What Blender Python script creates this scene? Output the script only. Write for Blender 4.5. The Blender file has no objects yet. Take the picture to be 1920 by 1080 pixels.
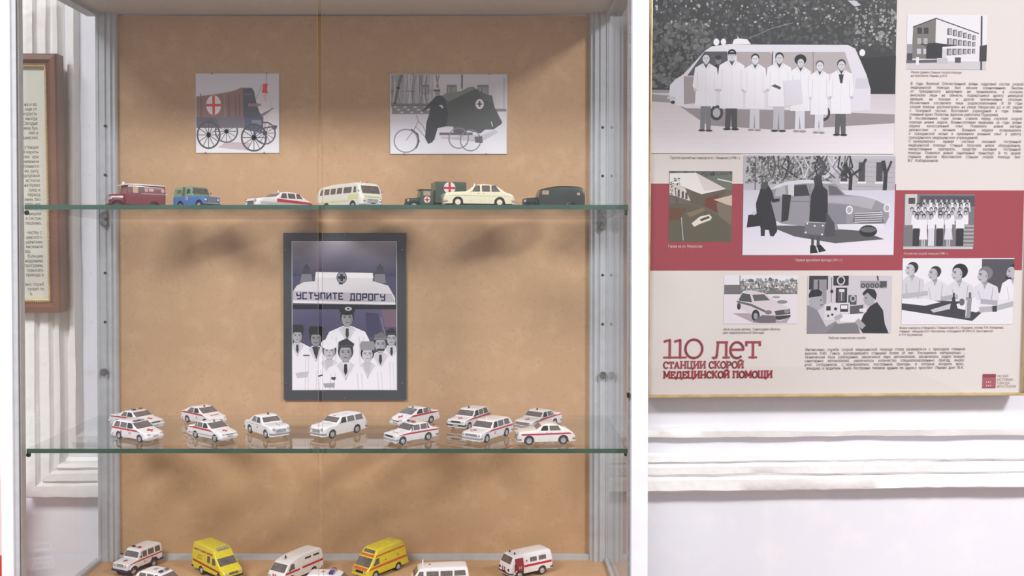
import bpy, bmesh, math, random
from mathutils import Matrix, Vector
random.seed(7)
R = math.radians
# ------------------------------------------------------------------ camera
FPX = 1832.0                                   # focal length in pixels of the 1920 px wide frame
EYE = 1.55
PITCH = R(0.9)
scene = bpy.context.scene
cam_d = bpy.data.cameras.new('camera')
cam_d.sensor_width = 36.0
cam_d.lens = 36.0 * FPX / 1920.0
cam_d.shift_x = (960 - 921) / 1920.0
cam_d.shift_y = (441 - (540 - FPX * math.tan(PITCH))) / 1920.0
cam_d.clip_start = 0.01
cam = bpy.data.objects.new('camera', cam_d)
cam.location = (0, 0, EYE)
cam.rotation_euler = (R(90) - PITCH, 0, 0)
scene.collection.objects.link(cam)
scene.camera = cam
# ------------------------------------------------------------------ world, exposure
world = bpy.data.worlds.new('world'); scene.world = world
world.use_nodes = True
bg = world.node_tree.nodes['Background']
bg.inputs[0].default_value = (0.93, 0.95, 1.0, 1)
bg.inputs[1].default_value = 0.50
vs = scene.view_settings
vs.view_transform = 'Standard'
try: vs.look = 'None'
except Exception: pass
vs.gamma = 1.0
vs.use_curve_mapping = False
vs.exposure = 0.5
LAMP_LEFT, LAMP_RIGHT = 86.0, 92.0
scene.cycles.transparent_max_bounces = 48
scene.cycles.max_bounces = 8
scene.cycles.glossy_bounces = 4
scene.cycles.diffuse_bounces = 4
scene.cycles.caustics_reflective = False
scene.cycles.caustics_refractive = False
COL = scene.collection

def unproject(px, py, p0, n):
    """pixel of the 1920x1080 photograph -> point where its ray meets the plane (p0, n)"""
    x = (px - 921) / FPX
    u = -(py - 540 - 1920 * cam_d.shift_y) / FPX
    c, s = math.cos(PITCH), math.sin(PITCH)
    d = Vector((x, c + u * s, u * c - s))
    o = Vector((0, 0, EYE))
    t = (Vector(p0) - o).dot(n) / d.dot(n)
    return o + d * t
def at_y(px, py, y): return unproject(px, py, (0, y, 0), Vector((0, 1, 0)))
def at_z(px, py, z): return unproject(px, py, (0, 0, z), Vector((0, 0, 1)))

# ------------------------------------------------------------------ materials
def lin(c):
    c = c / 255.0
    return c / 12.92 if c <= 0.04045 else ((c + 0.055) / 1.055) ** 2.4
def rgb(r, g=None, b=None):
    if g is None: g = b = r
    return (lin(r), lin(g), lin(b), 1.0)
MATS = {}
def mat(name, col, rough=0.5, metal=0.0, spec=0.5, coat=0.0, noise=None, bump=None, emit=None):
    if name in MATS: return MATS[name]
    m = bpy.data.materials.new(name); m.use_nodes = True
    nt = m.node_tree; b = nt.nodes['Principled BSDF']
    b.inputs['Base Color'].default_value = col
    b.inputs['Roughness'].default_value = rough
    b.inputs['Metallic'].default_value = metal
    b.inputs['Specular IOR Level'].default_value = spec
    b.inputs['Coat Weight'].default_value = coat
    if emit:
        b.inputs['Emission Color'].default_value = emit[0]; b.inputs['Emission Strength'].default_value = emit[1]
    if noise:                                   # list of (scale, detail, colour, low, high)
        tc = nt.nodes.new('ShaderNodeTexCoord'); prev = None
        for sc, det, c2, lo, hi in noise:
            n = nt.nodes.new('ShaderNodeTexNoise'); n.inputs['Scale'].default_value = sc; n.inputs['Detail'].default_value = det
            nt.links.new(tc.outputs['Object'], n.inputs['Vector'])
            mr = nt.nodes.new('ShaderNodeMapRange'); mr.inputs[1].default_value = lo; mr.inputs[2].default_value = hi
            nt.links.new(n.outputs[0], mr.inputs[0])
            mx = nt.nodes.new('ShaderNodeMix'); mx.data_type = 'RGBA'
            nt.links.new(mr.outputs[0], mx.inputs[0])
            if prev is None: mx.inputs[6].default_value = col
            else: nt.links.new(prev, mx.inputs[6])
            mx.inputs[7].default_value = c2
            prev = mx.outputs[2]
        nt.links.new(prev, b.inputs['Base Color'])
    if bump:
        tc = nt.nodes.new('ShaderNodeTexCoord')
        n = nt.nodes.new('ShaderNodeTexNoise'); n.inputs['Scale'].default_value = bump[0]; n.inputs['Detail'].default_value = 5
        nt.links.new(tc.outputs['Object'], n.inputs['Vector'])
        bp = nt.nodes.new('ShaderNodeBump'); bp.inputs['Strength'].default_value = bump[1]; bp.inputs['Distance'].default_value = 0.01
        nt.links.new(n.outputs[0], bp.inputs['Height']); nt.links.new(bp.outputs[0], b.inputs['Normal'])
    MATS[name] = m
    return m
def glass(name, tint, f0=0.04):
    """clear sheet glass: light passes straight through, Fresnel reflection on each face"""
    m = bpy.data.materials.new(name); m.use_nodes = True
    nt = m.node_tree; nt.nodes.clear()
    out = nt.nodes.new('ShaderNodeOutputMaterial')
    tr = nt.nodes.new('ShaderNodeBsdfTransparent'); tr.inputs[0].default_value = tint
    gl = nt.nodes.new('ShaderNodeBsdfGlossy'); gl.inputs['Roughness'].default_value = 0.0
    geo = nt.nodes.new('ShaderNodeNewGeometry')
    dot = nt.nodes.new('ShaderNodeVectorMath'); dot.operation = 'DOT_PRODUCT'
    nt.links.new(geo.outputs['Incoming'], dot.inputs[0]); nt.links.new(geo.outputs['Normal'], dot.inputs[1])
    def mth(op, a, b=None):
        n = nt.nodes.new('ShaderNodeMath'); n.operation = op
        for i, v in enumerate((a, b)):
            if v is None: continue
            if isinstance(v, (int, float)): n.inputs[i].default_value = v
            else: nt.links.new(v, n.inputs[i])
        return n.outputs[0]
    c = mth('ABSOLUTE', dot.outputs['Value'])
    p = mth('POWER', mth('SUBTRACT', 1.0, c), 5.0)
    f = mth('ADD', mth('MULTIPLY', p, 1.0 - f0), f0)
    mx = nt.nodes.new('ShaderNodeMixShader')
    nt.links.new(f, mx.inputs[0]); nt.links.new(tr.outputs[0], mx.inputs[1]); nt.links.new(gl.outputs[0], mx.inputs[2])
    nt.links.new(mx.outputs[0], out.inputs[0])
    MATS[name] = m
    return m
M_print = bpy.data.materials.new('printed_ink'); M_print.use_nodes = True
_nt = M_print.node_tree; _a = _nt.nodes.new('ShaderNodeAttribute'); _a.attribute_name = 'ink'
_nt.links.new(_a.outputs['Color'], _nt.nodes['Principled BSDF'].inputs['Base Color'])
_nt.nodes['Principled BSDF'].inputs['Roughness'].default_value = 0.45
_nt.nodes['Principled BSDF'].inputs['Specular IOR Level'].default_value = 0.3
M_wall = mat('wall_paint', rgb(236, 235, 243), 0.7, noise=[(1.3, 4, rgb(229, 227, 236), .4, .8), (14, 4, rgb(242, 240, 243), .5, .8)], bump=(9, .12))
M_trim = mat('old_trim_paint', rgb(243, 241, 241), 0.5, noise=[(22, 5, rgb(228, 224, 220), .58, .85)], bump=(40, .25))
M_floor = mat('floor_boards', rgb(130, 100, 75), 0.5, noise=[(5, 3, rgb(105, 78, 56), .3, .7)])
M_ceiling = mat('ceiling_paint', rgb(236, 236, 236), 0.8, noise=[(2, 3, rgb(228, 228, 228), .4, .7)])
M_alu = mat('brushed_aluminium', rgb(200, 202, 208), 0.42, metal=0.2, noise=[(60, 3, rgb(190, 192, 198), .4, .8)])
M_white_alu = mat('white_profile', rgb(238, 237, 243), 0.45, noise=[(30, 3, rgb(230, 229, 236), .4, .8)])
M_grey = mat('top_panel_paint', rgb(216, 215, 216), 0.6, noise=[(8, 3, rgb(210, 209, 210), .4, .8)])
M_mdf = mat('hardboard', rgb(200, 162, 126), 0.62, spec=0.3, noise=[(3.2, 5, rgb(194, 155, 118), .35, .75), (26, 6, rgb(208, 171, 135), .5, .78), (150, 3, rgb(190, 151, 114), .55, .8)])
M_black = mat('black_plastic', rgb(24, 24, 28), 0.45, noise=[(30, 2, rgb(34, 34, 38), .4, .7)])
M_pin = mat('pin_metal', rgb(150, 148, 144), 0.3, metal=0.8, noise=[(90, 2, rgb(110, 108, 104), .4, .7)])
M_edge = mat('glass_edge_green', rgb(52, 84, 70), 0.15, spec=0.6, noise=[(9, 3, rgb(70, 100, 88), .4, .7)])
M_dooredge = mat('glass_edge_pale', rgb(176, 164, 146), 0.25, noise=[(9, 3, rgb(150, 138, 120), .4, .7)])
M_glass = glass('sheet_glass', (0.985, 0.99, 0.985, 1))
M_shelfglass = glass('shelf_glass', (0.98, 0.99, 0.985, 1))
M_gold = mat('gold_moulding', rgb(224, 200, 152), 0.3, metal=0.5, noise=[(40, 3, rgb(204, 178, 128), .4, .7)])
M_brown = mat('brown_frame', rgb(112, 66, 54), 0.4, noise=[(20, 4, rgb(104, 62, 48), .4, .7)])

# ------------------------------------------------------------------ mesh helpers
def finish(name, bm, mats, parent=None, smooth=False, recalc=True, matrix=None):
    if recalc: bmesh.ops.recalc_face_normals(bm, faces=bm.faces)
    me = bpy.data.meshes.new(name); bm.to_mesh(me); bm.free()
    if not isinstance(mats, (list, tuple)): mats = [mats]
    for m in mats: me.materials.append(m)
    if smooth:
        me.polygons.foreach_set('use_smooth', [True] * len(me.polygons))
        if smooth is not True: me.set_sharp_from_angle(angle=R(smooth))
    o = bpy.data.objects.new(name, me); COL.objects.link(o)
    if parent is not None: o.parent = parent
    if matrix is not None: o.matrix_basis = matrix
    return o
def empty(name, loc=(0, 0, 0), rz=0.0, matrix=None):
    o = bpy.data.objects.new(name, None); o.empty_display_size = 0.05; COL.objects.link(o)
    if matrix is not None: o.matrix_world = matrix
    else: o.location = loc; o.rotation_euler = (0, 0, rz)
    return o
def tag(o, label=None, cat=None, group=None, kind=None):
    if label: o['label'] = label
    if cat: o['category'] = cat
    if group: o['group'] = group
    if kind: o['kind'] = kind
    return o
def box(bm, x0, x1, y0, y1, z0, z1, bev=0.0, mi=0):
    r = bmesh.ops.create_cube(bm, size=1.0)
    vs_ = r['verts']
    for v in vs_:
        v.co = Vector((x0 + (v.co.x + .5) * (x1 - x0), y0 + (v.co.y + .5) * (y1 - y0), z0 + (v.co.z + .5) * (z1 - z0)))
    fs = set(f for v in vs_ for f in v.link_faces)
    for f in fs: f.material_index = mi
    if bev > 0:
        es = set(e for v in vs_ for e in v.link_edges)
        bmesh.ops.bevel(bm, geom=list(es), offset=bev, segments=2, affect='EDGES', profile=.6)
def lathe(bm, prof, n=16, axis='Y', org=(0, 0, 0), mi=0, cap=True):
    """prof: (radius, height along axis) from one end to the other"""
    rings = []
    for r, h in prof:
        ring = []
        for i in range(n):
            a = 2 * math.pi * i / n
            p, q = r * math.cos(a), r * math.sin(a)
            c = {'Y': (p, h, q), 'Z': (p, q, h), 'X': (h, p, q)}[axis]
            ring.append(bm.verts.new(Vector(c) + Vector(org)))
        rings.append(ring)
    for a, b in zip(rings, rings[1:]):
        for i in range(n):
            f = bm.faces.new((a[i], a[(i + 1) % n], b[(i + 1) % n], b[i])); f.material_index = mi
    if cap:
        for ring in (rings[0], rings[-1]):
            f = bm.faces.new(ring); f.material_index = mi
def prism(bm, poly, a0, a1, axis='Z', mi=0):
    """extrude a 2D polygon along an axis; poly in (x,y) for Z, (x,z) for Y, (y,z) for X"""
    def P(u, v, a): return {'Z': (u, v, a), 'Y': (u, a, v), 'X': (a, u, v)}[axis]
    A = [bm.verts.new(P(u, v, a0)) for u, v in poly]; B = [bm.verts.new(P(u, v, a1)) for u, v in poly]
    n = len(poly)
    fs = [bm.faces.new(A), bm.faces.new(B[::-1])]
    for i in range(n): fs.append(bm.faces.new((A[i], A[(i + 1) % n], B[(i + 1) % n], B[i])))
    for f in fs: f.material_index = mi
def bar(bm, p, q, r, n=8, mi=0):
    p, q = Vector(p), Vector(q); d = q - p
    m = Matrix.Translation((p + q) / 2) @ d.to_track_quat('Z', 'Y').to_matrix().to_4x4()
    res = bmesh.ops.create_cone(bm, cap_ends=True, segments=n, radius1=r, radius2=r, depth=d.length, matrix=m)
    for v in res['verts']:
        for f in v.link_faces: f.material_index = mi
# ------------------------------------------------------------------ the room
WALL_M, WALL_Y = 0.04, 2.05                    # the wall runs very slightly away to the right
ANG = math.atan(WALL_M)
def wall_y(x): return WALL_Y + WALL_M * x
RV = Vector((math.cos(ANG), math.sin(ANG), 0)); NV = Vector((math.sin(ANG), -math.cos(ANG), 0))  # along the wall, out of the wall
W0 = Vector((0, WALL_Y, 0))
def on_wall(px, py, off=0.0):
    p = unproject(px, py, W0 + NV * off, NV); return (p - W0).dot(RV), p.z
WM = Matrix(((RV.x, -NV.x, 0, W0.x), (RV.y, -NV.y, 0, W0.y), (0, 0, 1, 0), (0, 0, 0, 1)))     # local: x along, y into the wall, z up
bm = bmesh.new(); box(bm, -4, 4, 0, .2, 0, 3.3)
tag(finish('wall_back', bm, M_wall, matrix=WM), 'white painted wall behind the display case', None, kind='structure')
bm = bmesh.new(); box(bm, -4, 4, -4, 2.2, -.1, 0); tag(finish('floor', bm, M_floor), 'brown floor of the room', kind='structure')
bm = bmesh.new(); box(bm, -4, 4, -4, 2.2, 3.3, 3.4); tag(finish('ceiling', bm, M_ceiling), 'white ceiling of the room', kind='structure')
def frame_trim(name, prof, corner, s_end, z_top, lab, wob=.0011):
    """moulding running along the wall to an inner corner and then up; prof is (distance from outer edge, height)"""
    sc, zc = corner; bm = bmesh.new(); rng = random.Random(len(name) + int(sc * 100))
    hs = [s_end + (sc - s_end) * i / 150 for i in range(151)]; vz = [zc + (z_top - zc) * i / 60 for i in range(1, 61)]
    rows = []
    for d, h in prof:
        row = []; w1 = w2 = 0
        for s in hs[:-1]:
            w1 = w1 * .75 + rng.uniform(-wob, wob); w2 = w2 * .75 + rng.uniform(-wob, wob)
            row.append(bm.verts.new((max(s, sc + d), -max(h + (w2 if h > .002 else 0), 0) - .0005, zc + d + w1)))
        row.append(bm.verts.new((sc + d, -h - .0005, zc + d)))
        for z in vz:
            w1 = w1 * .75 + rng.uniform(-wob, wob)
            row.append(bm.verts.new((sc + d + w1, -h - .0005, max(z, zc + d))))
        rows.append(row)
    for a, b in zip(rows, rows[1:]):
        for i in range(len(a) - 1): bm.faces.new((a[i], a[i + 1], b[i + 1], b[i]))
    bmesh.ops.remove_doubles(bm, verts=bm.verts, dist=1e-6)
    return tag(finish(name, bm, M_trim, matrix=WM, smooth=50), lab, kind='structure')
c = on_wall(50, 931, .02); c2 = on_wall(131, 831, .01)
frame_trim('trim_1', [(0, 0), (0, .03), (.003, .034), (.023, .033), (.027, .019), (.031, .019), (.034, .028), (.049, .027), (.053, .014), (.056, .014), (.06, .021), (.067, .019), (.07, .005), (.076, 0)], c, 2.6, 3.3, 'wide white wall panel moulding')
frame_trim('trim_2', [(0, 0), (0, .007), (.003, .016), (.015, .019), (.02, .012), (.022, 0)], c2, 2.6, 3.3, 'narrow white inner panel moulding')
# ceiling lamps out of frame: the two shadow edges under the case top show one to the front left, one to the front right
def lamp(name, loc, sx, sy, energy, lab):
    t = empty('ceiling_lamp', loc); tag(t, lab, 'lamp', 'ceiling lamps')
    bm = bmesh.new(); box(bm, -sx / 2 - .03, sx / 2 + .03, -sy / 2 - .03, sy / 2 + .03, -.05, 0, .006)
    finish('housing', bm, M_white_alu, t)
    bm = bmesh.new(); box(bm, -sx / 2, sx / 2, -sy / 2, sy / 2, -.056, -.049)
    finish('diffuser', bm, mat('lamp_diffuser', rgb(240), .5, noise=[(9, 2, rgb(234), .4, .7)]), t)
    ld = bpy.data.lights.new(name, 'AREA'); ld.shape = 'RECTANGLE'; ld.size = sx; ld.size_y = sy; ld.energy = energy; ld.color = (.985, .985, 1)
    lo = bpy.data.objects.new(name, ld); COL.objects.link(lo); lo.parent = t; lo.location = (0, 0, -.062)
    return t
lamp('ceiling_lamp_left_offscreen', (-1.4, -.3, 3.3), 1.2, .9, LAMP_LEFT, 'large ceiling lamp to the left of the display case front')
lamp('ceiling_lamp_right_offscreen', (2.15, -.2, 3.3), .6, .45, LAMP_RIGHT, 'small ceiling lamp over the printed poster')

# ------------------------------------------------------------------ display case
FY, BY = 1.600, 1.925                          # front glass plane, front of the back panel
XL, XR = (38 - 921) / FPX * FY, (1183 - 921) / FPX * FY
ZT = at_y(660, 27, BY).z                       # underside of the top
ZB = at_y(660, 1050, BY - .006).z              # top of the base board
S1 = at_y(660, 384, FY + .004).z               # shelf tops
S2 = at_y(660, 842.5, FY + .004).z
case = empty('display_case', ((XL + XR) / 2, (FY + BY) / 2, 0)); tag(case, 'tall glass display case with white aluminium posts and hardboard back', 'display case')
CM = Matrix.Translation(case.location).inverted()
def cpart(name, bm, m, parent=None, **k):
    for v in bm.verts: v.co = CM @ v.co
    return finish(name, bm, m, parent or case, **k)
PW = .027
# front posts: white profile with a grooved aluminium inner side
for s, xa in ((-1, XL), (1, XR)):
    bm = bmesh.new()
    x0, x1 = (xa - PW - .002, xa - .009) if s < 0 else (xa, xa + PW)
    box(bm, x0, x1, FY - .012, FY + .022, 0, ZT + .07, .0015)
    po = cpart('post', bm, M_white_alu, smooth=30)
    if s < 0:
        bm = bmesh.new()
        prism(bm, [(xa - .0092, FY - .008), (xa - .002, FY - .006), (xa - .002, FY - .002), (xa, FY - .001), (xa, FY + .014), (xa - .004, FY + .014), (xa - .0092, FY + .02)], 0, ZT + .07)
        cpart('door_channel', bm, M_alu)
    else:
        bm = bmesh.new(); box(bm, xa - .0035, xa + .0005, FY + .002, FY + .02, 0, ZT + .07); cpart('door_channel', bm, M_alu)
        bm = bmesh.new(); p = at_y(1178, 741, FY - .002); box(bm, p.x - .002, p.x + .002, FY - .004, FY + .002, p.z - .004, p.z + .004, .001); cpart('lock_plug', bm, M_black)
# rear posts: grooved aluminium uprights with shelf holes and pins
pxl = [(197, [236, 328, 512, 604], [405.5, 418, 697])] ; pxr = [(1130, [239, 330, 516, 608], [411.5, 424.5, 703])]
XBL, XBR = at_y(187, 500, BY).x, at_y(1141, 500, BY).x
for s, xe, rows in ((-1, XBL, pxl), (1, XBR, pxr)):
    bm = bmesh.new(); w = .0385; f = BY - .016
    pts = [(0, f), (.003, f - .002), (.006, f - .002), (.0075, f), (.018, f), (.0195, f + .003), (.022, f + .003), (.0235, f), (.029, f), (.0305, f + .005), (.036, f + .005), (.0385, f + .009), (.0385, BY + .02), (0, BY + .02)]
    prism(bm, [(xe - s * u, v) for u, v in pts], 0, ZT + .07)
    po = cpart('post', bm, M_alu)
    for px, holes, pins in rows:
        for i, py in enumerate(holes + pins):
            p = at_y(px, py, f)
            hole = i < len(holes)
            bm = bmesh.new()
            if hole: lathe(bm, [(.0028, f - .0004), (.0028, f + .001)], 10, org=(p.x, 0, p.z))
            else: lathe(bm, [(.0066, f - .009), (.0072, f - .008), (.0072, f - .003), (.004, f - .002), (.004, f + .001)], 14, org=(p.x, 0, p.z))
            cpart('shelf_hole' if hole else 'shelf_pin', bm, M_black if hole else M_pin, po, smooth=None if hole else 35)
# knobs that carry the shelves at the front
for sz, yo in ((S1, 0), (S2, 0)):
    bm = bmesh.new(); lathe(bm, [(.0035, XL - .001), (.0042, XL + .002), (.0035, XL + .004)], 12, 'X', (0, FY + .02, sz - .0125)); cpart('shelf_pin', bm, M_black, smooth=40)
    bm = bmesh.new(); lathe(bm, [(.004, XR - .006), (.005, XR - .002), (.004, XR + .001)], 12, 'X', (0, FY + .03, sz - .0125)); cpart('shelf_pin', bm, M_black, smooth=40)
bm = bmesh.new(); box(bm, XL - .03, XR + .03, FY - .012, BY + .02, ZT, ZT + .07, .002); cpart('top_panel', bm, M_grey)
XP0, XP1 = at_y(223, 500, BY).x, at_y(1111, 500, BY).x
bm = bmesh.new(); box(bm, XP0 - .006, XP1 + .006, BY, BY + .008, ZB - .03, ZT - .0035); cpart('back_panel', bm, M_mdf)
bm = bmesh.new(); box(bm, XP0, XP1, BY - .007, BY, ZB - .005, ZB + .0115, .001); cpart('back_rail', bm, M_alu)
for x in (XP0 + .002, XP1 - .004):
    bm = bmesh.new(); box(bm, x, x + .006, BY - .0075, BY - .006, ZB + .0115, ZB + .0135); cpart('rail_clip', bm, M_black)
bm = bmesh.new(); box(bm, XL, XR, FY, BY - .0005, ZB - .018, ZB); cpart('base_board', bm, M_mdf)
bm = bmesh.new(); box(bm, XL - .02, XR + .02, FY, BY + .015, .05, ZB - .018); cpart('lower_cabinet', bm, M_white_alu)
for s, xa, xb in ((-1, XL, XBL), (1, XR, XBR)):
    bm = bmesh.new(); box(bm, xa - .0025, xa + .0025, FY + .02, BY - .015, ZB - .004, ZT + .004); cpart('side_glass', bm, M_glass)
    for z0, z1 in ((ZB - .004, ZB + .007), (ZT - .007, ZT + .002)):
        bm = bmesh.new(); box(bm, xa - .006, xa + .006, FY + .02, BY - .012, z0, z1, .001); cpart('side_rail', bm, M_alu)
# sliding front doors
XD0, XD1 = at_y(597, 540, FY).x, at_y(605, 540, FY + .006).x
for xa, xb, y in ((XL - .001, XD0, FY - .004), (XD1, XR + .001, FY + .002)):
    bm = bmesh.new(); box(bm, xa, xb, y, y + .004, ZB - .02, ZT + .02)
    for f in bm.faces:
        f.material_index = 1 if abs(f.normal.x) > .5 else 0
    cpart('glass_door', bm, [M_glass, M_dooredge])
# shelves; the upper one sits low at the back
TILT = math.atan(.0115 / .3)
for z, lab in ((S1, 'upper clear glass shelf with green edge holding the vintage ambulances'), (S2, 'lower clear glass shelf with green edge holding the white patrol ambulances')):
    bm = bmesh.new(); x0, x1, y0, y1 = XL + .0035, XR - .0035, FY + .0085, BY - .0185
    box(bm, x0, x1, 0, y1 - y0, -.0075, 0)
    for f in bm.faces: f.material_index = 1 if f.normal.y < -.5 else 0
    tag(finish('glass_shelf', bm, [M_shelfglass, M_edge], matrix=Matrix.Translation((0, y0, z)) @ Matrix.Rotation(-TILT if z == S1 else 0, 4, 'X')), lab, 'shelf', 'glass shelves in the display case')
# red board standing by the wall at the far left, only its edge shows
bm = bmesh.new(); a = at_y(-160, 985, 1.9); b = at_y(6, 1047, 1.9)
bd = empty('information_board', (a.x, 1.93, 0)); tag(bd, 'pink and red information board beside the white case post', 'board')
bm = bmesh.new(); box(bm, 0, b.x - a.x, -.015, 0, 0, b.z, .002); finish('red_panel', bm, mat('red_board', rgb(205, 62, 42), .5, noise=[(5, 2, rgb(190, 50, 34), .4, .7)]), bd)
bm = bmesh.new(); box(bm, 0, b.x - a.x, -.014, 0, b.z, at_y(0, 900, 1.9).z, .002); finish('pink_panel', bm, mat('pink_board', rgb(240, 214, 220), .5, noise=[(5, 2, rgb(232, 204, 212), .4, .7)]), bd)
# ------------------------------------------------------------------ flat print: ink laid on a sheet as coloured shapes
_tx = {}
def text_tris(s):
    if s not in _tx:
        cu = bpy.data.curves.new('t', 'FONT'); cu.body = s; cu.resolution_u = 2
        o = bpy.data.objects.new('t', cu)
        COL.objects.link(o)
        bpy.context.view_layer.update()
        me = bpy.data.meshes.new_from_object(o)
        vs_ = [(v.co.x, v.co.y) for v in me.vertices]; fs = [tuple(p.vertices) for p in me.polygons]
        w = max([v[0] for v in vs_], default=0)
        bpy.data.objects.remove(o); bpy.data.curves.remove(cu); bpy.data.meshes.remove(me)
        _tx[s] = (vs_, fs, w)
    return _tx[s]
class Print:
    """shapes in drawing units (x right, y down) -> local sheet metres (x right, z up, -y towards the viewer)"""
    def __init__(self, view, size, off=(0, 0)):
        self.x0, self.y0, self.x1, self.y1 = view
        self.w, self.h = size; self.ox, self.oz = off
        self.v, self.f, self.c = [], [], []
        self.d = 0.0; self.step = 4e-6; self.tint = (1, .985, 1.03); self.con = 1.0; self.gain = 1.0
    def pt(self, x, y):
        return (self.ox + (x - self.x0) / (self.x1 - self.x0) * self.w, -self.d, self.oz - (y - self.y0) / (self.y1 - self.y0) * self.h)
    def poly(self, pts, col, clip=True):
        self.d += self.step
        n = len(self.v)
        for x, y in pts:
            if clip: x = min(max(x, self.x0), self.x1); y = min(max(y, self.y0), self.y1)
            self.v.append(self.pt(x, y))
        self.f.append(tuple(range(n, n + len(pts)))); self.c.append(self.ink(col))
    def ink(self, col):
        if not isinstance(col, tuple): col = tuple(min(255, col * t) for t in self.tint)
        return rgb(*(min(max(132 + (v * self.gain - 132) * self.con, 0), q) for v, q in zip(col, (243, 239, 248))))
    def rect(self, x0, y0, x1, y1, col): self.poly([(x0, y0), (x1, y0), (x1, y1), (x0, y1)], col)
    def full(self, col): self.rect(self.x0, self.y0, self.x1, self.y1, col)
    def grad(self, x0, y0, x1, y1, c0, c1, n=12):
        f = lambda c: c if isinstance(c, tuple) else (c, c, c)
        c0, c1 = f(c0), f(c1)
        for i in range(n):
            t = i / (n - 1); a, b = y0 + (y1 - y0) * i / n, y0 + (y1 - y0) * (i + 1) / n
            self.d -= self.step * (i > 0)
            self.rect(x0, a, x1, b, tuple(p + (q - p) * t for p, q in zip(c0, c1)))
    def ell(self, cx, cy, rx, ry, col, n=20, a0=0, a1=360):
        self.poly([(cx + rx * math.cos(R(a0 + (a1 - a0) * i / n)), cy + ry * math.sin(R(a0 + (a1 - a0) * i / n))) for i in range(n + (a1 - a0 < 360))], col)
    def ring(self, cx, cy, rx, ry, t, col, n=28, a0=0, a1=360):
        for i in range(n):
            self.d -= self.step * (i > 0)
            a, b = R(a0 + (a1 - a0) * i / n), R(a0 + (a1 - a0) * (i + 1) / n)
            self.poly([(cx + rx * math.cos(a), cy + ry * math.sin(a)), (cx + rx * math.cos(b), cy + ry * math.sin(b)), (cx + (rx - t) * math.cos(b), cy + (ry - t) * math.sin(b)), (cx + (rx - t) * math.cos(a), cy + (ry - t) * math.sin(a))], col)
    def line(self, pts, w, col):
        for i, ((xa, ya), (xb, yb)) in enumerate(zip(pts, pts[1:])):
            self.d -= self.step * (i > 0)
            l = math.hypot(xb - xa, yb - ya) or 1; nx, ny = -(yb - ya) / l * w / 2, (xb - xa) / l * w / 2
            ex, ey = (xb - xa) / l * w * .25, (yb - ya) / l * w * .25
            self.poly([(xa + nx - ex, ya + ny - ey), (xb + nx + ex, yb + ny + ey), (xb - nx + ex, yb - ny + ey), (xa - nx - ex, ya - ny - ey)], col)
    def blobs(self, x0, y0, x1, y1, n, s0, s1, c0, c1, seed=1, tint=(1, 1, 1)):
        g = random.Random(seed); st = self.step; self.step = 4e-7
        for _ in range(n):
            x, y, s, k = g.uniform(x0, x1), g.uniform(y0, y1), g.uniform(s0, s1), g.uniform(c0, c1)
            a = g.uniform(0, 6.3)
            self.poly([(x + s * g.uniform(.5, 1.2) * math.cos(a + i * 1.257), y + s * g.uniform(.5, 1.2) * math.sin(a + i * 1.257)) for i in range(5)], tuple(k * t for t in tint))
        self.step = st
    def text(self, s, x, y, size, col, fit=None, align='l', just=False, w_ratio=1.0, bold=0):
        """baseline-left at (x, y) in drawing units; fit: total width"""
        if just and ' ' in s and fit:
            ws = s.split(' '); tot = sum(text_tris(q)[2] for q in ws) * size * w_ratio
            gap = (fit - tot) / (len(ws) - 1); cx = x
            for q in ws:
                self.text(q, cx, y, size, col, w_ratio=w_ratio, bold=bold); cx += text_tris(q)[2] * size * w_ratio + gap; self.d -= self.step
            return
        vs_, fs, w = text_tris(s)
        sx = size * w_ratio
        if fit: sx = fit / max(w, 1e-6)
        if align == 'r': x -= w * sx
        if align == 'c': x -= w * sx / 2
        self.d += self.step
        c = rgb(*col) if isinstance(col, tuple) else rgb(col)
        for dx in ((0, bold) if bold else (0,)):
            n = len(self.v); self.d += self.step * (dx > 0)
            self.v += [self.pt(x + a * sx + dx, y - b * size) for a, b in vs_]
            self.f += [tuple(i + n for i in f) for f in fs]; self.c += [c] * len(fs)
    def build(self, name, parent):
        me = bpy.data.meshes.new(name); me.from_pydata(self.v, [], self.f)
        at = me.attributes.new('ink', 'FLOAT_COLOR', 'FACE')
        at.data.foreach_set('color', [q for c in self.c for q in c])
        me.materials.append(M_print)
        o = bpy.data.objects.new(name, me); COL.objects.link(o); o.parent = parent
        return o
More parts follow.
